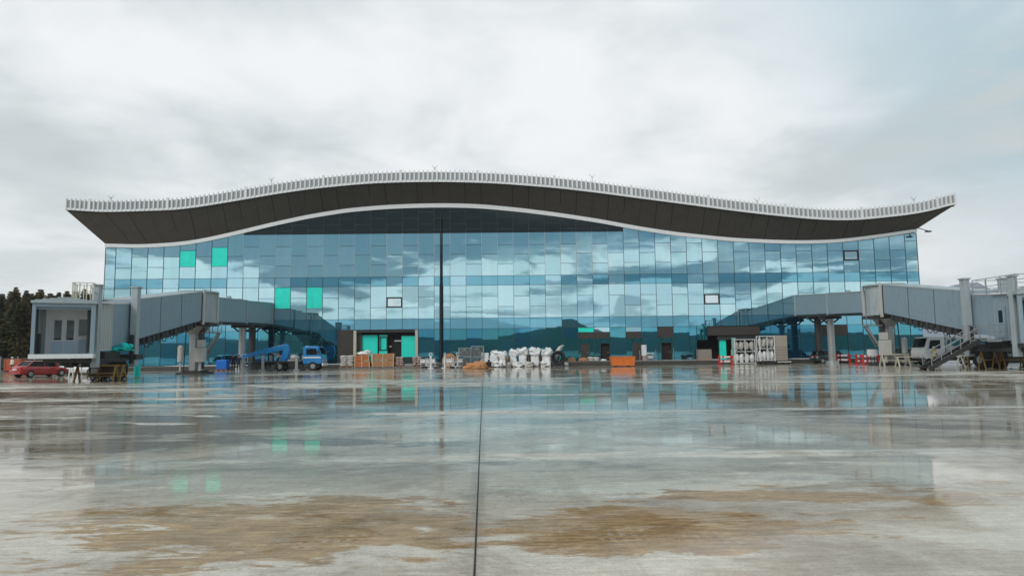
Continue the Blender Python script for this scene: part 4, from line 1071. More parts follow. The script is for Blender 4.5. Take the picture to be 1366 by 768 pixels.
# ------------------------------------------------------------------ vehicles
def make_car(name, label, cat, loc, rotz, paint, L=4.45, Wd=1.74, H=1.45, hatch=False, wag=False, plate=True, group=None):
    """local axes: +x forward"""
    t = local(thing(name, label, cat, loc, rotz=rotz, group=group)); h = Wd / 2
    # lofted lower body: stations along x with (half width, sill z, shoulder z)
    st = [(-L / 2, h * .80, .42, .74), (-L / 2 + .12, h * .93, .30, .92), (-L / 2 + .7, h * .99, .22, .97), (-.4, h, .20, .93), (.6, h, .20, .90), (L / 2 - 1.0, h * .98, .22, .86), (L / 2 - .35, h * .93, .26, .74), (L / 2, h * .76, .36, .58)]
    m = MB(); vs = []
    for (x, hw, z0, z1) in st:
        vs += [(x, -hw * .92, z0), (x, -hw, z0 + .12), (x, -hw, (z0 + z1) / 2), (x, -hw * .93, z1), (x, -hw * .5, z1 + .05), (x, hw * .5, z1 + .05), (x, hw * .93, z1), (x, hw, (z0 + z1) / 2), (x, hw, z0 + .12), (x, hw * .92, z0)]
    n = 10; fs = []
    for i in range(len(st) - 1):
        for j in range(n): fs.append((i * n + j, i * n + (j + 1) % n, (i + 1) * n + (j + 1) % n, (i + 1) * n + j))
    fs += [tuple(range(n)), tuple(range((len(st) - 1) * n + n - 1, (len(st) - 1) * n - 1, -1))]
    m.add(vs, fs, True)
    # roof and pillars
    rx0, rx1 = (-L / 2 + (.45 if wag else 1.15)), .55
    bx0, bx1 = (-L / 2 + (.15 if wag else .55)), 1.25
    zr, zb_ = H, .93
    def ring(z, f):   # cabin outline at blend f (0 belt,1 roof)
        a = bx0 + (rx0 - bx0) * f; b = bx1 + (rx1 - bx1) * f; hw = h * (.90 - .18 * f)
        return [(a, -hw, z), (b, -hw, z), (b, hw, z), (a, hw, z)]
    m.add(ring(zr - .04, .97) + [(p[0] * .93, p[1] * .9, zr) for p in ring(zr, 1.0)], [(0, 1, 5, 4), (1, 2, 6, 5), (2, 3, 7, 6), (3, 0, 4, 7), (4, 5, 6, 7)], True)
    g0, g1 = ring(zb_, 0), ring(zr - .04, .97)
    for k in range(4): m.beam(g0[k], g1[k], .07)
    for sy in (-1, 1): m.beam((-.15, sy * h * .90, zb_), (-.15, sy * h * .735, zr - .03), .07)
    body = m.build('body', paint, t)
    m = MB(); c0 = ring(zb_ - .02, 0); c1 = ring(zr - .05, .96)
    sh = lambda P, k: [(p[0] * k + (1 - k) * .2, p[1] * .985, p[2]) for p in P]
    m.add(sh(c0, .985) + sh(c1, .985), [(0, 1, 5, 4), (1, 2, 6, 5), (2, 3, 7, 6), (3, 0, 4, 7)]); m.build('window', VG, body)
    for x in (-L / 2 + .82, L / 2 - .85):
        for sy in (-1, 1):
            m = MB(); m.cyl((x, sy * (h - .2), .32), (x, sy * (h + .01), .32), .32, n=20); wl = m.build('wheel', TYRE, t)
            m = MB(); m.cyl((x, sy * (h - .19), .32), (x, sy * (h + .022), .32), .19, n=10); m.build('rim', STEEL, wl)
    for sy in (-1, 1):
        m = MB(); m.box(-L / 2 + .0, -L / 2 + .14, sy * h * .70 - .17, sy * h * .70 + .17, .70, .90); m.build('taillight', LRED, body)
        m = MB(); m.box(L / 2 - .22, L / 2 - .05, sy * h * .66 - .18, sy * h * .66 + .18, .56, .70); m.build('headlight', LWH, body)
        m = MB(); m.box(.75, .92, sy * (h + .06) - .09, sy * (h + .06) + .09, .92, 1.05); m.build('mirror', paint, body)
        for dx in (.35, -.65):
            m = MB(); m.box(dx - .1, dx + .1, sy * (h + .01) - .012, sy * (h + .01) + .012, .76, .80); m.build('handle', paint, body)
    m = MB(); m.box(-L / 2 - .07, -L / 2 + .1, -h * .86, h * .86, .34, .56); m.box(L / 2 - .12, L / 2 + .05, -h * .8, h * .8, .28, .5); m.build('bumper', paint if paint is not WCAR else BRG2, body)
    if plate:
        m = MB(); m.box(-L / 2 - .022, -L / 2 - .002, -.27, .27, .66, .78); m.build('number_plate', PLATE, body)
    return t
x = xat(55, 62.5)
make_car('red_car', 'dark red sedan parked in front of the left boarding bridge cab', 'car', (x, 62.5, 0), R(68), RED)
x = xat(86, 66)
make_car('white_car', 'white estate car half hidden behind the dark red sedan', 'car', (x, 68.5, 0), R(178), WCAR, L=4.9, H=1.75, Wd=1.85, wag=True)
x = xat(1212, 72)
make_car('dark_car', 'dark maroon estate car standing under the right boarding bridge', 'car', (x, 72, 0), R(10), DCAR, L=4.6, H=1.7, wag=True)
make_car('dark_car', 'dark car parked behind the nearer red barrier, before the glass', 'car', (xat(1108, 81), 81, 0), R(0), pbr('dark_green_paint', (0.012, 0.03, 0.03), 0.3, coat=0.4), L=4.4, H=1.55, wag=True)

def wheel(t, x, y, r_, wd, mrim=STEEL):
    m = MB(); m.cyl((x, y - wd / 2, r_), (x, y + wd / 2, r_), r_, n=22); wl = m.build('wheel', TYRE, t)
    m = MB(); m.cyl((x, y - wd / 2 - .012, r_), (x, y + wd / 2 + .012, r_), r_ * .55, n=12); m.build('rim', mrim, wl)
# blue lift truck, cab to the right
x0 = xat(340, 76)
t = local(thing('boom_truck', 'bright blue aerial lift truck with its boom folded back to the left', 'truck', (xat(395, 76), 76, 0)))
m = MB(); m.box(-4.4, 2.6, -.45, .45, .62, .88); m.box(-4.5, .9, -1.15, 1.15, .9, 1.06); m.build('chassis', BRD, t)
m = MB(); m.prism([(1.05, .72), (3.05, .72), (3.18, 1.3), (3.05, 1.75), (2.72, 2.62), (1.22, 2.66), (1.05, 2.5)], -1.05, 1.05); cb = m.build('cab', BLUE, t, bevel=.07)
m = MB(); m.prism([(1.42, 1.72), (2.62, 1.72), (2.5, 2.36), (1.42, 2.36)], -1.075, -1.052); m.prism([(1.42, 1.72), (2.62, 1.72), (2.5, 2.36), (1.42, 2.36)], 1.052, 1.075)
m.add([(3.075, -.9, 1.78), (3.075, .9, 1.78), (2.79, .9, 2.5), (2.79, -.9, 2.5)], [(0, 1, 2, 3)]); m.build('window', VG, cb)
m = MB(); m.box(1.1, 3.0, -1.07, -1.053, 1.34, 1.5); m.build('stripe', WHITE, cb)
m = MB(); m.box(3.12, 3.24, -1.0, 1.0, .5, .8); m.build('bumper', WHITE, cb)
for sy in (-.75, .75):
    m = MB(); m.box(3.12, 3.19, sy - .15, sy + .15, .95, 1.12); m.build('headlight', LWH, cb)
m = MB(); m.box(2.75, 2.85, -1.38, -1.18, 1.8, 2.2); m.beam((2.8, -1.0, 2.2), (2.8, -1.28, 2.2), .04); m.build('mirror', BLACK, cb)
for xx in (2.15, -1.45): 
    for sy in (-.95, .95): wheel(t, xx, sy, .47, .3)
m = MB(); m.cyl((-1.35, 0, 1.06), (-1.35, 0, 1.3), .5, n=16); m.prism([(-1.75, 1.3), (-.85, 1.3), (-.72, 2.1), (-.85, 2.75), (-1.2, 2.95), (-1.5, 2.75), (-1.35, 2.0)], -.36, .36); tu = m.build('turret', BLUE, t, bevel=.05)
m = MB(); m.beam((-1.1, 0, 2.62), (-4.6, 0, 1.86), .44, .55); m.beam((-3.6, 0, 2.06), (-6.0, 0, 1.52), .34, .42); m.build('boom', BLUE, t, bevel=.03)
m = MB(); m.beam((-1.5, 0, 1.5), (-2.7, 0, 2.0), .16); m.build('lift_cylinder', STEEL, t)
m = MB(); m.box(-5.9, -5.1, -.55, .55, .95, 1.02)
for (a, b) in ((-5.88, -.53), (-5.12, -.53), (-5.88, .53), (-5.12, .53)): m.beam((a, b, 1.02), (a, b, 1.5), .05)
m.beam((-5.88, -.53, 1.5), (-5.12, -.53, 1.5), .05); m.beam((-5.88, .53, 1.5), (-5.12, .53, 1.5), .05); m.beam((-5.5, -.53, 1.0), (-5.5, -.53, 1.5), .05)
m.build('work_basket', BRC, t)
for xx in (-3.2, .45):
    for sy in (-1.2, 1.2):
        m = MB(); m.box(xx - .14, xx + .14, sy - .12, sy + .12, .16, 1.7); m.box(xx - .3, xx + .3, sy - .26, sy + .26, .02, .157); m.build('outrigger', SILV, t)
m = MB(); m.box(-.6, .75, -1.05, -.3, 1.065, 1.2); m.lump((.05, -.5, 1.4), (.6, .45, .30), 3, .4); m.build('deck_load', BAGW, t)
m = MB(); m.box(-4.3, -3.5, -1.05, 1.05, .45, .87); m.build('side_locker', BRD, t)
m = MB(); m.box(-.5, .3, -1.1, -.5, .4, .87); m.build('side_locker', BRD, t)

# white truck behind the stair on the right
t = local(thing('box_truck', 'white works truck with green side windows behind the boarding stair', 'truck', (xat(1264, 64), 64, 0), rotz=math.pi))
m = MB(); m.prism([(.9, .7), (2.75, .7), (2.85, 1.3), (2.72, 1.75), (2.4, 2.72), (.9, 2.78)], -1.1, 1.1); cb = m.build('cab', WCAR, t, bevel=.06)
m = MB(); m.prism([(1.35, 1.62), (2.45, 1.62), (2.25, 2.4), (1.35, 2.4)], 1.102, 1.125); m.prism([(1.35, 1.62), (2.45, 1.62), (2.25, 2.4), (1.35, 2.4)], -1.125, -1.102)
m.add([(2.77, -.95, 1.75), (2.77, .95, 1.75), (2.50, .95, 2.58), (2.50, -.95, 2.58)], [(0, 1, 2, 3)]); m.build('window', VG, cb)
m = MB(); m.box(-3.3, .86, -1.15, 1.15, .95, 2.72); bd = m.build('body', SILV, t, bevel=.05)
m = MB()
for sy in (1.153, -1.17):
    m = MB(); m.box(-3.05, .74, sy, sy + .017, 1.85, 2.5); m.build('side_window', GG[1], bd)
m = MB(); m.box(-3.2, 2.6, -.45, .45, .5, .8); m.build('chassis', BRD, t)
for xx in (1.8, -2.2):
    for sy in (-.95, .95): wheel(t, xx, sy, .44, .28)
for sy in (-.8, .8):
    m = MB(); m.box(2.80, 2.9, sy - .16, sy + .16, .95, 1.15); m.build('headlight', LWH, cb)
m = MB(); m.box(2.78, 2.95, -1.05, 1.05, .45, .75); m.build('bumper', BLACK, cb)
# yellow baggage belt carrier at the right edge
t = local(thing('cargo_loader', 'dark flatbed loader on an orange-yellow frame at the right picture edge', 'loader', (xat(1346, 56), 56, 0)))
m = MB(); m.box(-3.0, 3.6, -1.0, 1.0, 1.32, 1.62); m.box(-2.8, 3.4, -.8, .8, 1.05, 1.315); m.build('deck', BRD, t)
m = MB()
for xx in (-2.75, -1.0, .8, 2.6):
    for sy in (-.95, .95): m.beam((xx, sy, .06), (xx, sy, 1.05), .12)
for sy in (-.95, .95): m.beam((-2.9, sy, .98), (3.3, sy, .98), .1, .14); m.beam((-2.75, sy, .2), (-1.0, sy, .95), .07); m.beam((.8, sy, .95), (2.6, sy, .2), .07)
m.build('frame', YEL, t)
for xx in (-1.9, 1.7):
    for sy in (-.75, .75): wheel(t, xx, sy, .42, .26, YEL)
m = MB(); m.box(-1.2, 1.0, -.9, .9, .35, .95); m.build('engine_box', BLACK, t)
m = MB(); m.box(-1.6, .2, -1.08, -1.04, .12, .38); m.build('marker_board', PLATE, t)
m = MB()
for k in range(3): m.box(-2.2 + k * .9, -1.5 + k * .9, -.7, .2, 1.625, 1.95 + .08 * (k % 2))
m.build('load', REDP, t)
m = MB(); m.lump((.6, -.2, 1.9), (.5, .4, .32), 9, .3); m.build('load_wrap', WRAP, t)

# ------------------------------------------------------------------ people
def person(label, loc, rotz, H, top, legs, hat=None, hatm=None, arm=(0.1, 0.1), stride=0.12, vest=None, lean=0.0, held=None):
    t = local(thing('person', label, 'person', loc, rotz=rotz)); k = H / 1.78
    V = [(0, 0, .95), (0, 0, 1.15), (0, 0, 1.38), (0, .01, 1.50), (0, .02, 1.60), (0, .03, 1.70),
         (-.10, 0, .90), (-.11, stride, .49), (-.12, stride * .6, .09), (-.12, stride * .6 + .15, .05),
         (.10, 0, .90), (.11, -stride * .4, .49), (.12, -stride * 1.3, .10), (.12, -stride * 1.3 + .15, .05),
         (-.19, 0, 1.42), (-.25, -.02, 1.14), (-.26, arm[0], .92), (-.26, arm[0] + .04, .84),
         (.19, 0, 1.42), (.25, -.02, 1.14), (.26, arm[1], .92), (.26, arm[1] + .04, .84)]
    Rr = [.155, .15, .165, .062, .085, .075, .095, .062, .048, .045, .095, .062, .048, .045, .062, .048, .034, .030, .062, .048, .034, .030]
    E = [(0, 1), (1, 2), (2, 3), (3, 4), (4, 5), (0, 6), (6, 7), (7, 8), (8, 9), (0, 10), (10, 11), (11, 12), (12, 13), (2, 14), (14, 15), (15, 16), (16, 17), (2, 18), (18, 19), (19, 20), (20, 21)]
    V = [Vector((x, y + lean * max(z - .95, 0), z)) for x, y, z in V]
    # unequal, slightly curled fingers rooted in each palm
    for hand in (17, 21):
        c = V[hand]; sx = -1 if hand == 17 else 1
        for j, ln in enumerate((.065, .075, .07, .055)):
            b = len(V); o = (j - 1.5) * .019
            V.append(c + Vector((0, o + .0, -.045))); V.append(c + Vector((-sx * .012, o, -.045 - ln * .6))); V.append(c + Vector((-sx * .030, o, -.045 - ln)))
            E += [(hand, b), (b, b + 1), (b + 1, b + 2)]; Rr += [.010, .009, .008]
        b = len(V); V.append(c + Vector((-sx * .01, .03, -.01))); V.append(c + Vector((-sx * .02, .055, -.045)))
        E += [(hand, b), (b, b + 1)]; Rr += [.012, .009]
    me = bpy.data.meshes.new('body'); me.from_pydata([tuple(v * k) for v in V], E, []); me.update()
    ob = bpy.data.objects.new('tmp', me); COL.objects.link(ob)
    md = ob.modifiers.new('s', 'SKIN')
    for i, sv in enumerate(me.skin_vertices[0].data):
        r_ = Rr[i] * k; sv.radius = (r_, r_ * (.68 if i in (0, 1, 2) else 1)); sv.use_root = (i == 0)
    sb = ob.modifiers.new('b', 'SUBSURF'); sb.levels = 1; sb.render_levels = 1
    bpy.context.view_layer.update()
    dg = bpy.context.evaluated_depsgraph_get()
    nm = bpy.data.meshes.new_from_object(ob.evaluated_get(dg)); bpy.data.objects.remove(ob)
    nm.name = 'body'
    for q in (SKIN, top, legs, BLACK, vest or top): nm.materials.append(q)
    for p in nm.polygons:
        c = p.center / k; z = c.z; p.use_smooth = True
        if z < .10: i = 3
        elif z < .93 and abs(c.x) < .2: i = 2
        elif z > 1.50 or (abs(c.x) > .2 and z < .91): i = 0
        else: i = 4 if abs(c.x) < .19 and z > .93 else 1
        p.material_index = i
    bo = bpy.data.objects.new('body', nm); COL.objects.link(bo); bo.parent = t
    hy = .03 + lean * .7
    m = MB(); m.lump((0, hy, 1.66), (.082, .100, .118), 1, .04, 12, 9); m.cyl((0, hy + .095, 1.66), (0, hy + .118, 1.635), .012, .016, n=6)
    for sx in (-1, 1): m.lump((sx * .083, hy, 1.655), (.014, .026, .035), 2, 0)
    mm_ = Matrix.Scale(k, 4); hd = m.build('head', SKIN, bo, xf=mm_)
    m = MB()
    for sx in (-1, 1): m.lump((sx * .03, hy + .092, 1.675), (.012, .010, .008), 1, 0)
    m.box(-.025, .025, hy + .094, hy + .103, 1.605, 1.613); m.build('face_features', HAIR, hd, xf=mm_)
    if hat == 'helmet':
        m = MB(); m.lump((0, hy - .005, 1.715), (.108, .128, .095), 1, .0, 14, 8); m.cyl((0, hy + .02, 1.695), (0, hy + .02, 1.708), .135, n=16); m.build('helmet', hatm, bo, xf=mm_)
    else:
        m = MB(); m.lump((0, hy - .02, 1.70), (.092, .105, .095), 4, .08, 12, 8); m.build('hair' if hat != 'cap' else 'cap', hatm or HAIR, bo, xf=mm_)
    return t
def gp_(px, Y): return (xat(px, Y), Y, 0)
person('worker in white shirt and helmet by the orange bin at far left', gp_(17, 84), R(160), 1.85, CLW, CLD, 'helmet', WHITE)
person('person in dark clothes and cap, next to the blue tank', gp_(311.5, 73), R(20), 1.92, CLD, CLD, 'cap', BLACK, arm=(.14, .02))
person('person in navy jacket, right one of two by the blue container', gp_(319, 75), R(200), 1.80, CLB, CLD, None, None, arm=(.05, .2))
person('worker in black bending by the outrigger of the blue lift truck', gp_(369, 73.5), R(-60), 1.78, CLD, CLD, 'helmet', pbr('dull_orange_helmet', (0.25, 0.10, 0.05), 0.4), stride=.2, lean=.35)
person('worker in a yellow vest standing before the white works truck', gp_(1246, 61), R(190), 1.8, CLB, CLD, 'helmet', WHITE, vest=CLY)

# ------------------------------------------------------------------ barriers
def barrier(label, loc, rotz, first=None):
    if first: return dup(first, loc, label, rotz=rotz)
    t = local(thing('road_barrier', label, 'barrier', loc, rotz=rotz, group='red and white barriers on the apron'))
    for sx in (-.72, .72):
        m = MB(); m.box(sx - .09, sx + .09, -.05, .05, .12, 1.12); m.build('post', REDP, t)
        m = MB(); m.box(sx - .12, sx + .12, -.42, .42, .0, .115); m.build('foot', REDP, t)
    for zz in (.42, .92):
        b = MB(); b.box(-.9, .9, -.085, -.055, zz - .12, zz + .12); bd = b.build('board', REDP, t)
        w_ = MB()
        for (a, c) in ((-.62, -.42), (-.22, .5)): w_.box(a, c, -.10, -.087, zz - .10, zz + .10)
        w_.build('white_stripe', WHITE, bd)
    return t
b0 = barrier('small red and white barrier in front of the goods entrance', gp_(967.5, 78), R(2))
barrier('red and white barrier behind the nearer pair, left of the right boarding bridge pier', gp_(1124, 80), R(-8), b0)
c0 = gp_(1150, 71); barrier('left half of the nearest red and white barrier pair', c0, R(10), b0)
c0 = gp_(1161, 70); barrier('right half of the nearest red and white barrier pair', c0, R(-20), b0)

# yellow trestles
def trestle(label, loc, rotz, sc=(1, 1, 1), first=None, mat=YEL):
    if first: return dup(first, loc, label, rotz=rotz, scale=sc)
    t = local(thing('trestle', label, 'trestle', loc, rotz=rotz, group='yellow steel trestles'))
    m = MB(); m.beam((-1.5, 0, 1.1), (1.5, 0, 1.1), .14, .12); m.beam((-1.4, 0, .55), (1.4, 0, .55), .07); m.build('rail', mat, t)
    for xx in (-1.3, 1.3):
        m = MB(); m.beam((xx, -.4, .0), (xx, 0, 1.1), .1); m.beam((xx, .4, .0), (xx, 0, 1.1), .1); m.build('leg', mat, t)
    return t
t0 = trestle('yellow trestle below the front of the left boarding bridge, left of its wheel', gp_(130, 49.5), R(5))
trestle('dull yellow trestle right up against the wheel of the left boarding bridge', gp_(150, 50.5), R(-6), (.7, 1, 1), t0)
t1 = trestle('cream trestle under the pier of the right boarding bridge', gp_(1193, 65.5), R(4), (.62, 1, .95), None, CREAM)
trestle('cream trestle between the right bridge pier and the white truck', gp_(1215, 64), R(-3), (1.0, 1, .8), t1)
trestle('cream trestle in front of the lower end of the boarding stair', gp_(1284, 57), R(30), (.35, 1, 1.05), t1)
trestle('rusty yellow trestle at the foot of the right bridge, next to the stair', gp_(1318, 52.3), R(2), (.42, 1, 1.3), t0)
trestle('rusty yellow trestle in front of the right bridge wheels, cut by the picture edge', gp_(1350, 51.8), R(-3), (.6, 1, 1.3), t0)

# ------------------------------------------------------------------ cargo on the forecourt
m = MB(); m.box(xat(452, 82), xat(563, 82), 82.0, 83.7, .01, .16); tag(m.build('timber_deck', WOOD if False else CONC, bevel=.02), 'low pale deck under the orange crates at the left entrance', 'deck')
ZD = .16
def crate(label, px0, px1, Y, z0, hh, mat, dp=1.1, slats=4, group='timber crates at the left entrance'):
    a, b = xat(px0, Y), xat(px1, Y); wd = (b - a)
    t = local(thing('timber_crate', label, 'crate', ((a + b) / 2, Y + dp / 2, z0), group=group)); h = wd / 2 - .02
    m = MB(); m.box(-h + .06, h - .06, -dp / 2 + .06, dp / 2 - .06, .10, hh - .03); m.build('content', mat, t)
    m = MB()
    for k in range(slats):
        z = .10 + (hh - .16) * k / (slats - 1)
        m.box(-h, h, -dp / 2, -dp / 2 + .05, z - .05, z + .05); m.box(-h, h, dp / 2 - .05, dp / 2, z - .05, z + .05)
        m.box(-h, -h + .05, -dp / 2 + .051, dp / 2 - .051, z - .05, z + .05); m.box(h - .05, h, -dp / 2 + .051, dp / 2 - .051, z - .05, z + .05)
    m.build('slat', WOODO if mat is WOODO else WOOD, t)
    m = MB()
    for xx in (-h + .05, 0, h - .05):
        for yy in (-dp / 2 - .03, dp / 2): m.box(xx - .05, xx + .05, yy, yy + .03, 0, hh)
    m.build('batten', pbr('pale_timber', (0.62, 0.45, 0.28), 0.7, var=.2), t)
    m = MB()
    for xx in (-h + .12, 0, h - .12): m.box(xx - .06, xx + .06, -dp / 2 + .06, dp / 2 - .06, .0, .09)
    m.build('skid', WOOD, t)
    return t
crate('orange timber crate, lower of two next to the pale sack pile', 472.5, 493.5, 82.2, ZD, .72, WOODO)
crate('orange timber crate, upper of two next to the pale sack pile', 472.8, 492.5, 82.25, ZD + .725, .66, WOODO)
crate('wide slatted crate below the dark entrance doorway, lower one', 496, 525.5, 82.2, ZD, .80, WOOD, slats=4)
crate('wide slatted crate below the dark entrance doorway, upper one', 496, 525.5, 82.22, ZD + .805, .80, WOOD, slats=4)
def sackpile(name, label, cat, px0, px1, Y, z0, rows_, mat, seed, group=None, dp=1.0, pal=True):
    a, b = xat(px0, Y), xat(px1, Y); wd = b - a; random.seed(seed)
    t = local(thing(name, label, cat, ((a + b) / 2, Y + dp / 2, z0), group=group)); h = wd / 2
    if pal:
        m = MB(); m.box(-h, h, -dp / 2, dp / 2, .09, .13)
        for xx in (-h + .08, 0, h - .08): m.box(xx - .07, xx + .07, -dp / 2, dp / 2, 0, .087)
        m.build('pallet', WOOD, t)
    z = .13 if pal else 0.0; nx = max(2, int(wd / .55))
    for r_ in range(rows_):
        m = MB()
        for i in range(nx):
            for yy in (-.28, .28):
                m.lump((-h + wd * (i + .5) / nx + random.uniform(-.05, .05), yy * dp, z + .14), (wd / nx * .56, .30 * dp, .17), seed + i + r_ * 5, .35, 9, 6)
        m.build('sack', mat, t); z += .25
    return t
sackpile('sack_pile', 'pile of pale printed sacks left of the orange crates', 'sacks', 453.5, 471.5, 82.2, ZD, 5, BAGW, 5)
sackpile('sack_pile', 'pinkish sack pile between the slatted crate and the dark air unit', 'sacks', 527, 538, 82.5, ZD, 4, BAGP, 15)
sackpile('sack_pile', 'pinkish sack pile right of the dark air unit', 'sacks', 550, 562, 82.5, ZD, 4, BAGP, 25)
# dark air unit under the hanging turquoise board
t = local(thing('air_unit', 'small dark boxed machine standing below the right turquoise entrance board', 'machine', (xat(544, 82.7), 83.2, ZD)))
m = MB(); m.box(-.5, .5, -.4, .4, .35, 1.15); m.build('casing', pbr('dark_green_case', (0.015, 0.04, 0.035), 0.4), t, bevel=.03)
m = MB(); m.box(-.52, .52, -.42, .42, .04, .345); m.build('base', STEEL, t)
# bundle of clear wrap on the crates
m = MB(); m.lump((0, 0, .22), (.9, .4, .26), 8, .5, 12, 7, 2.4); m.lump((.4, 0, .42), (.45, .35, .22), 5, .5, 12, 7, 2.4)
o = m.build('wrap_bundle', WRAP); o.location = (xat(486, 83), 82.8, ZD + .725 + .68); tag(o, 'crumpled clear plastic wrap heaped on the orange crates', 'plastic wrap')

# luggage trolleys in white steel
def trolley(label, loc, rotz, first=None):
    if first: return dup(first, loc, label, rotz=rotz)
    t = local(thing('luggage_trolley', label, 'trolley', loc, rotz=rotz, group='white luggage trolleys before the left entrance'))
    m = MB()
    for sy in (-.3, .3):
        m.beam((-.5, sy, .22), (.55, sy * .8, .18), .045); m.beam((-.5, sy, .22), (-.62, sy, 1.25), .045); m.beam((-.45, sy, .3), (-.1, sy, .75), .03)
    for k in range(5): m.beam((-.45 + .22 * k, -.28, .22), (-.45 + .22 * k, .28, .22), .03)
    for k in range(4): m.beam((-.52 - .02 * k, -.3, .45 + .2 * k), (-.52 - .02 * k, .3, .45 + .2 * k), .03)
    m.build('frame', WHITE, t)
    m = MB(); m.box(-.60, -.56, -.27, .27, .62, 1.0); m.build('sign_board', WHITE2, t)
    m = MB(); m.cyl((-.68, -.33, 1.22), (-.68, .33, 1.22), .032, n=8); m.build('handle', BRD, t)
    m = MB(); m.box(-.6, -.25, -.27, .27, .92, .95); m.box(-.28, -.25, -.27, .27, .75, .92); m.build('basket', STEEL, t)
    for (a, b) in ((-.42, -.27), (-.42, .27), (.5, 0)):
        m = MB(); m.cyl((a, b - .03, .09), (a, b + .03, .09), .09, n=12); m.build('wheel', TYRE, t)
    return t
tl = ['leftmost white luggage trolley, next to the pink sacks', 'second white luggage trolley from the left', 'white luggage trolley left of the black mast', 'white luggage trolley right of the black mast',
      'white luggage trolley in front of the cable reel', 'white luggage trolley right of the cable reel', 'white luggage trolley beside the wire cages', 'front white luggage trolley standing left of the mast foot', 'white luggage trolley turned sideways before the cages']
tp = [(566, 82.6, 80), (572, 81.4, 95), (580, 82.5, 70), (594, 82, 100), (601, 80.6, 85), (606, 82.4, 60), (612, 81.0, 110), (576, 79.5, 20), (609.5, 79.4, 0)]
tr0 = None
for lab, (px, Y, a) in zip(tl, tp):
    q = trolley(lab, gp_(px, Y), R(a), tr0); tr0 = tr0 or q
# more white equipment: upright white stands
def stand(label, loc, rotz, first=None):
    if first: return dup(first, loc, label, rotz=rotz)
    t = local(thing('wrapped_stand', label, 'equipment', loc, rotz=rotz, group='white upright stands among the trolleys'))
    m = MB(); m.box(-.11, .11, -.08, .08, .08, 1.45); m.build('post', WHITE, t, bevel=.02)
    m = MB(); m.torus((0, 0, 1.58), .17, .045, (0, 1, 0)); m.build('ring', WHITE, t)
    m = MB(); m.box(-.32, .32, -.26, .26, 0, .075); m.build('foot', WHITE, t)
    return t
s0 = stand('white ringed stand left of the black mast', gp_(574.5, 78.8), R(4)); stand('white ringed stand right of the black mast', gp_(593.5, 80.0), R(60), s0)
stand('white ringed stand next to the wire cages', gp_(610.5, 81.8), R(20), s0)
# cable reel
t = local(thing('cable_reel', 'round wooden cable reel standing among the white trolleys', 'cable reel', (xat(599.5, 83.2), 83.2, 0)))
for yy in (-.35, .35):
    m = MB(); m.cyl((0, yy - .03, .85), (0, yy + .03, .85), .85, n=26, smooth=False); m.build('flange', WOOD, t)
m = MB(); m.cyl((0, -.32, .85), (0, .32, .85), .5, n=20); m.build('wound_cable', PIPE, t)
# wire cages
def cage(label, px0, px1, Y, z0, hh, fill, dp=1.2):
    a, b = xat(px0, Y), xat(px1, Y); h = (b - a) / 2
    t = local(thing('wire_cage', label, 'cage', ((a + b) / 2, Y + dp / 2, z0), group='wire mesh cages stacked at the front'))
    m = MB()
    for xx in (-h, h):
        for yy in (-dp / 2, dp / 2): m.beam((xx, yy, 0), (xx, yy, hh), .07)
    for zz in (.08, hh - .03):
        m.beam((-h, -dp / 2, zz), (h, -dp / 2, zz), .06); m.beam((-h, dp / 2, zz), (h, dp / 2, zz), .06); m.beam((-h, -dp / 2, zz), (-h, dp / 2, zz), .06); m.beam((h, -dp / 2, zz), (h, dp / 2, zz), .06)
    m.build('frame', STEEL, t)
    m = MB(); n = int(2 * h / .14)
    for k in range(1, n): m.beam((-h + 2 * h * k / n, -dp / 2, .08), (-h + 2 * h * k / n, -dp / 2, hh), .022)
    for k in range(1, 8): z = hh * k / 8; m.beam((-h, -dp / 2, z), (h, -dp / 2, z), .022)
    for k in range(1, 8): z = hh * k / 8; m.beam((h, -dp / 2, z), (h, dp / 2, z), .022); m.beam((-h, -dp / 2, z), (-h, dp / 2, z), .022)
    m.build('mesh', STEEL, t)
    m = MB()
    for j, (fx_, fz) in enumerate(((-.45, .3), (.3, .28), (-.1, .62))): m.lump((fx_ * h * 1.2, 0, hh * fz), (h * .5, dp * .35, hh * .24), j + fill, .5, 9, 6, 2.2)
    m.build('content', pbr('grey_scrap', (0.20, 0.20, 0.19), 0.6, var=.4, scale=4, bump=.5), t)
    return t
cage('wire mesh cage right of the cable reel, lower left of the stack', 612, 628, 80.5, 0, 1.25, 1)
cage('wire mesh cage, upper left of the stack', 612, 628, 80.5, 1.27, 1.05, 3)
cage('wire mesh cage, lower right of the stack', 628.6, 645, 80.7, 0, 1.25, 5)
cage('wire mesh cage, topmost right of the stack', 628.6, 645, 80.7, 1.27, 1.25, 7)
# sand heap under an orange-brown sheet
m = MB(); m.lump((0, 0, .16), (1.15, .8, .5), 4, .5, 26, 14, 3.4); m.lump((.5, .2, .4), (.6, .5, .38), 9, .6, 18, 10, 3.0); m.lump((-.8, -.1, .08), (.7, .5, .3), 6, .6, 16, 8, 3.0); o = m.build('sand_heap', SAND); o.location = (xat(635, 74.5), 74.5, 0); tag(o, 'low orange-brown heap of sand in front of the wire cages', 'sand heap')
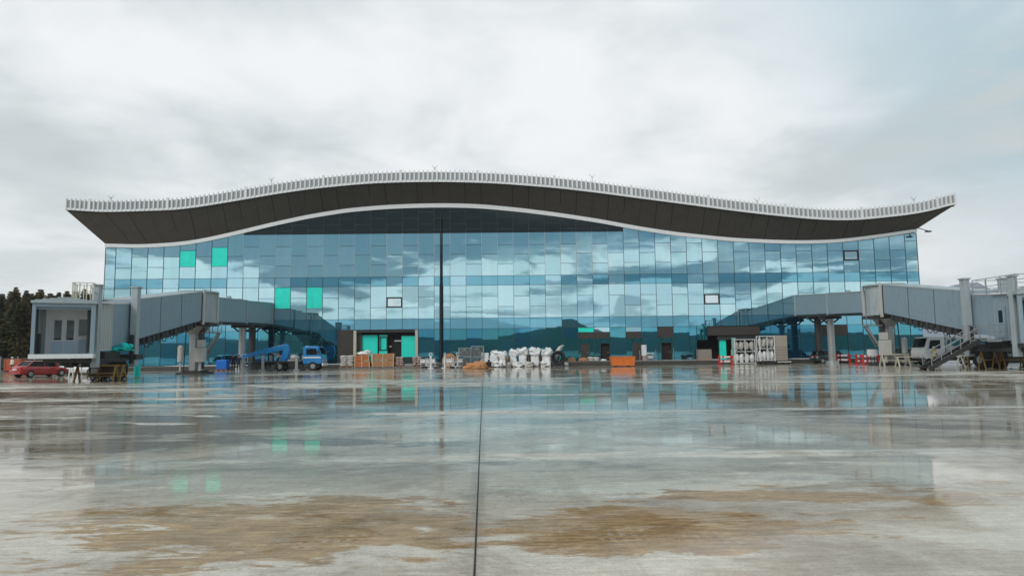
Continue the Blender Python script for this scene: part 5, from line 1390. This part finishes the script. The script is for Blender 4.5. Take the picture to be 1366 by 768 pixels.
# small dark machine beside the heap
t = local(thing('compactor', 'dark small engine machine just right of the sand heap', 'machine', (xat(652, 76.5), 76.5, 0)))
m = MB(); m.box(-.6, .6, -.35, .35, .06, .22); m.build('plate', BRD, t, bevel=.03)
m = MB(); m.box(-.35, .3, -.28, .28, .223, .72); m.cyl((.0, 0, .72), (0, 0, .95), .12, n=10); m.build('engine', BLACK, t, bevel=.03)
m = MB(); m.beam((.3, -.2, .5), (1.0, -.2, 1.2), .05); m.beam((.3, .2, .5), (1.0, .2, 1.2), .05); m.beam((1.0, -.25, 1.2), (1.0, .25, 1.2), .05); m.build('handle', STEEL, t)
for k, lab in enumerate(('wrapped grey boxes stacked left of the dark compactor', 'wrapped grey boxes right of the dark compactor')):
    px = (646.5, 658)[k]; t = local(thing('wrapped_boxes', lab, 'boxes', gp_(px, 81.2), rotz=R(5)))
    m = MB(); m.box(-.5, .5, -.4, .4, .1, 1.0); m.box(-.42, .45, -.36, .36, 1.003, 1.7 - .3 * k); m.build('box', WRAP, t, bevel=.05)
    m = MB(); m.box(-.55, .55, -.45, .45, 0, .097); m.build('pallet', WOOD, t)

# row of white-wrapped furniture with cardboard between
random.seed(9)
wl_ = [(657, 666, 2.25, 'wide white-wrapped unit at the left end of the wrapped row'), (666, 674.5, 2.0, 'slim white-wrapped unit with straight sides, second in the wrapped row'),
       (680, 689, 2.35, 'white-wrapped unit with a knotted round top, third in the wrapped row'), (691.5, 702.5, 2.4, 'broad white-wrapped unit with two knots, fourth in the wrapped row'),
       (707.5, 719.5, 2.45, 'broad flat-topped white-wrapped unit, fifth in the wrapped row'), (722.5, 735, 2.45, 'flared white-wrapped unit at the right end of the wrapped row')]
for i, (a, b, hh, lab) in enumerate(wl_):
    hh *= (.84, .9, .86, .93, .9, .86)[i]
    Y = 82.3 - (1.0 if i == 1 else 0); xa, xb = xat(a, Y), xat(b, Y); h = (xb - xa) / 2
    t = local(thing('wrapped_unit', lab, 'wrapped goods', ((xa + xb) / 2, Y, 0), group='white-wrapped goods in a row'))
    m = MB(); crumple(m, (0, 0, hh * .34 + .05), 2 * h * .86, .9, hh * .66, i + 1, .16); m.build('wrapping', WRAP, t)
    m = MB(); crumple(m, (.04 * (i % 3 - 1), 0, hh * .80), 2 * h * 1.16, 1.05, hh * .30, i + 20, .26)
    crumple(m, (h * (.5 if i % 2 else -.35), 0, hh * .97), h * .9, .7, .22, i + 40, .22); m.build('wrapped_top', WRAP, t)
    m = MB(); m.box(-h * 1.02, h * 1.02, -.52, .52, 0, .045); m.build('skid', BRD, t)
for i, (px, lab) in enumerate(((677, 'brown cardboard box left of the round-topped wrapped unit'), (705, 'brown cardboard box in the middle gap of the wrapped row'), (721, 'brown cardboard box in the right gap of the wrapped row'))):
    t = local(thing('cardboard_box', lab, 'box', gp_(px, 83.0), group='cardboard boxes between wrapped goods'))
    m = MB(); m.box(-.24, .24, -.3, .3, 0, 1.15 + .1 * i); bo = m.build('carton', CARD, t, bevel=.015)
    m = MB(); m.box(-.03, .03, -.31, -.302, .02, 1.1 + .1 * i); m.build('tape', BAGW, t)
# leaning boards and black hose coil
t = local(thing('leaning_boards', 'pale boards leaning right of the white-wrapped row', 'boards', (xat(738, 82.6), 82.6, 0)))
m = MB()
for k in range(4): m.hexa([(-.9 + .1 * k, -.3 + .15 * k, .0), (-.2 + .1 * k, -.3 + .15 * k, .0), (-.2 + .1 * k, -.25 + .15 * k, .0), (-.9 + .1 * k, -.25 + .15 * k, .0),
     (.6 + .1 * k, .15 + .15 * k, 2.3), (1.1 + .1 * k, .15 + .15 * k, 2.55), (1.1 + .1 * k, .2 + .15 * k, 2.55), (.6 + .1 * k, .2 + .15 * k, 2.3)])
m.build('board', BRC, t)
t = local(thing('hose_coil', 'big black hose coil standing upright by the pale boards', 'hose coil', (xat(744, 81.6), 81.6, 0)))
m = MB()
for k in range(5): m.torus((.03 * k, .16 * k - .3, 1.05), .72 - .03 * (k % 2), .11, (.15, 1, 0), n=28, k=8)
m.torus((0, -.1, 1.05), .48, .10, (.1, 1, .1), n=24, k=8); m.build('hose', PIPE, t)
m = MB(); m.box(-.8, .8, -.5, .5, 0, .22); m.build('cradle', BRD, t)
# odds and ends along the plinth
def pallet_load(label, px0, px1, Y, z0, hh, mat, cat='pallet'):
    a, b = xat(px0, Y), xat(px1, Y); h = (b - a) / 2
    t = local(thing('pallet_load', label, cat, ((a + b) / 2, Y, z0), group='small pallet loads on the plinth'))
    m = MB(); m.box(-h, h, -.45, .45, .09, .13)
    for xx in (-h + .07, 0, h - .07): m.box(xx - .06, xx + .06, -.45, .45, 0, .087)
    m.build('pallet', WOOD, t)
    m = MB(); k = 4
    for i in range(k): 
        q = -h * .9 + 1.8 * h * i / k; m.box(q + .01, q + 1.8 * h / k - .02, -.38, .38, .133, .133 + hh * (.75 + .25 * ((i * 7) % 3) / 2))
    m.build('load', mat, t, bevel=.01)
    return t
pallet_load('pallet of reddish blocks right of the black hose coil', 757, 767, 84.6, .5, .42, CARD)
pallet_load('pallet of pale boards on orange timber, second right of the hose coil', 771.5, 783, 84.6, .5, .38, WOOD)
sackpile('sack_pile', 'grey-brown sack heap left of the left dark doorway', 'sacks', 785, 800, 84.4, .5, 2, BAGW, 45, pal=False)
m = MB(); m.lump((0, 0, .2), (.3, .26, .24), 3, .3, 10, 7); o = m.build('white_sack', WRAP); o.location = (xat(755, 83.2), 83.2, .0); tag(o, 'single white sack lying at the kerb before the hose coil', 'sack')
m = MB(); m.lump((0, 0, .12), (.4, .26, .16), 6, .3, 10, 7); o = m.build('white_sack', WRAP); o.location = (xat(805, 84.3), 84.3, .5); tag(o, 'pale sack on the plinth at the foot of the left dark doorway', 'sack')
# orange skip
Y = 76.5; a, b = xat(815.3, Y), xat(847.3, Y); h = (b - a) / 2
t = local(thing('skip', 'bright orange open skip on the wet apron before the glass', 'skip', ((a + b) / 2, Y + .8, 0)))
m = MB()
pts = [(-h + .12, .10), (h - .12, .10), (h, 1.08), (-h, 1.08)]
m.add([(-h + .18, -.72, .10), (h - .10, -.72, .10), (h, -.85, 1.06), (-h, -.85, 1.06), (-h + .18, .72, .10), (h - .10, .72, .10), (h, .85, 1.06), (-h, .85, 1.06)],
      [(0, 1, 2, 3), (5, 4, 7, 6), (4, 0, 3, 7), (1, 5, 6, 2), (0, 4, 5, 1)])
sh = m.build('shell', ORG, t); md = sh.modifiers.new('solid', 'SOLIDIFY'); md.thickness = .04; md.offset = -1
m = MB()
for yy in (-.87, .87): m.beam((-h, yy, 1.08), (h, yy, 1.08), .07, .08)
for xx in (-h, h): m.beam((xx, -.87, 1.08), (xx, .87, 1.08), .07, .08)
m.build('rim', ORG, t)
m = MB()
for xx in (-h * .5, .0, h * .55): m.add([(xx - .03, -.75, .12), (xx + .03, -.75, .12), (xx + .03, -.90, 1.03), (xx - .03, -.90, 1.03), (xx - .03, -.70, .12), (xx + .03, -.70, .12), (xx + .03, -.84, 1.03), (xx - .03, -.84, 1.03)], [(0, 1, 2, 3), (0, 3, 7, 4), (1, 5, 6, 2)])
m.build('rib', ORG, t)
m = MB()
for xx in (-h * .55, h * .55):
    m = MB(); m.box(xx - .12, xx + .12, -.7, .7, 0, .095); m.build('runner', BLACK, t)
# white cabinet with table
t = local(thing('cabinet', 'slim white cabinet standing right of the orange skip', 'cabinet', (xat(859, 84.8), 84.8, .5)))
m = MB(); m.box(-.28, .28, -.25, .25, .6, 1.95); m.build('case', WHITE, t, bevel=.02)
m = MB(); m.box(-.2, .2, -.2, .2, .0, .597); m.build('stem', BAGP, t)
t = local(thing('work_table', 'small work table with white top right of the slim white cabinet', 'table', (xat(866.5, 84.7), 84.7, .5)))
m = MB(); m.box(-.5, .5, -.35, .35, .85, .95); m.build('tabletop', WHITE, t)
for (q, r_) in ((-.44, -.3), (.44, -.3), (-.44, .3), (.44, .3)):
    m = MB(); m.box(q - .03, q + .03, r_ - .03, r_ + .03, 0, .848); m.build('leg', BAGP, t)
m = MB(); m.box(-.3, .35, -.25, .25, .25, .65); m.build('shelf_box', BRC, t)
for i, (px, lab) in enumerate(((853.5, 'thin post left of the slim white cabinet'), (874.8, 'thin post right of the small work table'), (898.5, 'thin pale post by the right dark doorway'))):
    m = MB(); m.cyl((0, 0, .04), (0, 0, 1.3 + .3 * (i == 2)), .035, n=8); m.cyl((0, 0, 0), (0, 0, .04), .14, n=12)
    o = m.build('rope_post', STEEL if i else BAGP); o.location = (xat(px, 84.5), 84.5, .5); tag(o, lab, 'post')
# stacked boards in the goods entrance
t = local(thing('block_stack', 'grey block stack in the left of the goods entrance', 'blocks', (xat(939, 85.2), 85.2, .5)))
m = MB()
for k in range(5): m.box(-.82 + .01 * (k % 2), .82 - .015 * ((k + 1) % 2), -.5, .5, .1 + .245 * k, .1 + .245 * k + .235)
m.build('course', pbr('grey_block', (0.30, 0.25, 0.22), 0.8, var=.2, scale=4), t); m = MB(); m.box(-.8, .8, -.5, .5, 0, .097); m.build('pallet', WOOD, t)
# white racking
def rack(label, px0, px1, Y, z0, hh, dp, seed, sheet=False):
    a, b = xat(px0, Y), xat(px1, Y); h = (b - a) / 2; random.seed(seed)
    t = local(thing('cargo_rack', label, 'rack', ((a + b) / 2, Y + dp / 2, z0), group='white loaded racks at the goods entrance'))
    for xx in (-h + .04, h - .04):
        for yy in (-dp / 2, dp / 2):
            m = MB(); m.box(xx - .045, xx + .045, yy - .045, yy + .045, 0, hh); m.build('upright', WHITE, t)
    m = MB()
    for zz in (.12, hh * .5, hh - .05): m.box(-h + .09, h - .09, -dp / 2 - .04, dp / 2 + .04, zz - .04, zz + .04)
    m.box(-.035, .035, -dp / 2 - .05, -dp / 2 - .041, .17, hh - .1)
    for zz in (.16, hh * .5 + .04):
        m.beam((-h + .1, -dp / 2 - .03, zz), (-.05, -dp / 2 - .03, zz + hh * .4), .04); m.beam((h - .1, -dp / 2 - .03, zz), (.05, -dp / 2 - .03, zz + hh * .4), .04)
    m.build('shelf', WHITE, t)
    for lvl in (0, 1):
        m = MB()
        for k in range(4): m.lump((-h + 2 * h * (k + .5) / 4, 0, hh * .5 * lvl + .16 + hh * .19), (h * .25, dp * .38, hh * .19), seed + k + lvl * 5, .35, 9, 6, 2)
        m.build('load', BAGW if lvl else WRAP, t)
    return t
m_ = MB()
rack('white loaded rack standing on the plinth right of the turquoise post', 980, 1008, 83.0, 0.0, 3.0, .85, 1)
rack('white loaded rack next to the pale tarpaulined container', 1013.5, 1034, 79.5, .35, 2.95, 1.0, 7)
t = local(thing('green_sheet', 'pale green sheet hanging beside the left loaded rack', 'sheet', (xat(978.5, 83.4), 83.4, 0)))
m = MB(); m.box(-.30, .30, -.03, .03, .1, 1.75); m.box(-.18, .32, .04, .08, 1.76, 3.2); m.build('cloth', pbr('pale_green_sheet', (0.22, 0.42, 0.36), 0.6, var=.15), t)
Y = 79.6; a, b = xat(1034.6, Y), xat(1051, Y); h = (b - a) / 2
t = local(thing('tarpaulined_container', 'pale grey-brown tarpaulined container on the low trailer', 'container', ((a + b) / 2, Y + .9, .42)))
m = MB(); m.box(-h, h, -.9, .9, 0, 2.9); m.build('cover', pbr('grey_tarpaulin', (0.36, 0.32, 0.27), 0.6, var=.18, scale=1.2, bump=.3), t, bevel=.05)
m = MB()
for k in range(5): m.box(-h - .012, h + .012, -.915, -.901, .3 + .3 * k, .33 + .3 * k)
m.build('strap', BRD, t)
t = local(thing('cargo_trailer', 'low dark trailer carrying the tarpaulined container and a loaded rack', 'trailer', (xat(1032, 80.4), 80.4, 0)))
m = MB(); m.box(-1.9, 2.0, -1.0, 1.0, .22, .34); m.build('platform', BRD, t)
m = MB(); m.box(.0, 1.6, -1.05, -1.003, .2, .33); m.build('side_board', BRC, t)
for xx in (-1.3, 1.4):
    for sy in (-.8, .8): 
        q = MB(); q.cyl((xx, sy - .1, .11), (xx, sy + .1, .11), .108, n=14); q.build('wheel', TYRE, t)

# things at the left
t = local(thing('water_tank', 'bright blue square tank left of the dark-clad people', 'tank', (xat(298, 80), 80, 0)))
m = MB(); m.box(-.62, .62, -.5, .5, .14, 1.24); m.build('vessel', BLUE2, t, bevel=.08)
m = MB(); m.cyl((0, 0, 1.24), (0, 0, 1.31), .18, n=14); m.build('lid', BLUE2, t)
m = MB(); m.box(-.66, .66, -.54, .54, .09, .135)
for xx in (-.55, 0, .55): m.box(xx - .06, xx + .06, -.54, .54, 0, .087)
m.build('pallet', WOOD, t)
Y = 86; t = local(thing('orange_container', 'orange-red bin behind the worker in the white helmet', 'container', (xat(13, Y), Y + 1, 0)))
m = MB(); m.box(-.95, 1.2, -.6, .6, .15, 1.6); m.build('shell', pbr('orange_red_paint', (0.42, 0.085, 0.035), 0.6, var=.15, dirt=.3), t, bevel=.03)
m = MB()
for xx in (-.8, .2, 1.05): m.box(xx - .05, xx + .05, -.65, -.602, .2, 1.55)
m.build('rib', pbr('orange_red_paint', (0, 0, 0)), t)
for a in (-.8, .7):
    m = MB(); m.box(a, a + .3, -.5, .5, 0, .147); m.build('runner', BRD, t)
# step stool
t = local(thing('step_stool', 'white two-step stool behind the red sedan, under the boarding bridge', 'step stool', (xat(102, 60.5), 60.5, 0)))
m = MB()
for xx in (-.38, .38): m.beam((xx, -.3, 0), (xx, -.15, 1.0), .08); m.beam((xx, .3, 0), (xx, .15, 1.0), .08)
m.build('leg', WHITE, t)
m = MB(); m.box(-.42, .42, -.22, .22, 1.0, 1.06); m.box(-.34, .34, -.30, -.12, .5, .55); m.build('step', WHITE, t)
# turquoise film bundle and hanging sheet
m = MB(); random.seed(3)
crumple(m, (0, 0, .16), 1.25, .7, .28, 3, .3); crumple(m, (.3, .1, .38), .6, .5, .28, 8, .3); crumple(m, (-.55, 0, .08), .5, .45, .14, 12, .2)
o = m.build('film_bundle', CYAN2); o.location = (xat(163, 52), 52.0, 2.12); tag(o, 'crumpled bundle of turquoise film on the gear of the left boarding bridge', 'film bundle')
t = local(thing('film_roll', 'upright turquoise roll right of the big wheel of the left bridge', 'roll', (xat(184, 56.5), 56.5, 0)))
m = MB(); m.cyl((0, 0, .04), (0, 0, 1.15), .24, .23, n=16); m.build('roll', CYAN2, t); m = MB(); m.cyl((0, 0, 0), (0, 0, .038), .36, n=16); m.build('base', WOOD, t)
# low kerb wall piece under the left bridge, boxes near pier
t = local(thing('tool_chest', 'white tool box beside the pier of the right boarding bridge', 'box', (xat(1163.5, 68.5), 68.5, 0)))
m = MB(); m.box(-.38, .38, -.3, .3, .95, 1.6); m.build('case', WHITE, t, bevel=.03)
m = MB()
for a in (-.32, .32):
    for b in (-.25, .25): m.beam((a, b, 0), (a, b, .948), .05)
m.build('leg', BRD, t)

# dark machinery standing under the left bridge
t = local(thing('power_unit', 'dark low ground power unit behind the rusty trestles of the left bridge', 'machine', (xat(140, 50.8), 51.2, 0)))
m = MB(); m.box(-1.1, .9, -.5, .5, .38, 1.02); m.build('housing', pbr('dark_brown_case', (0.03, 0.022, 0.016), 0.5, var=.3, dirt=.3), t, bevel=.04)
m = MB(); m.box(-1.15, .95, -.53, .53, .28, .377); m.beam((-1.15, 0, .3), (-1.8, 0, .15), .06); m.build('frame', YEL, t)
for xx in (-.75, .6):
    for sy in (-.46, .46): wheel(t, xx, sy, .19, .12)
m = MB(); m.box(-.9, -.3, -.512, -.502, .55, .9); m.build('control_panel', STEEL, t)

# loose wrapped bundles lying among the row
for k, (px, Y, sc, lab) in enumerate(((663, 81.0, .5, 'small crumpled white bundle before the left end of the wrapped row'), (677.5, 81.6, .38, 'small white bundle before the left cardboard box'),
                                      (690, 81.2, .45, 'white bundle on the ground before the knotted unit'), (705.5, 81.4, .42, 'white bundle before the middle cardboard box'), (728, 81.2, .5, 'white bundle before the flared unit at the right end'))):
    m = MB(); crumple(m, (0, 0, sc * .62), sc * 2.1, sc * 1.6, sc * 1.15, 60 + k, sc * .55)
    o = m.build('wrapped_bundle', WRAP if k % 2 == 0 else BAGW); o.location = (xat(px, Y), Y, 0); tag(o, lab, 'bundle', 'loose bundles before the wrapped row')
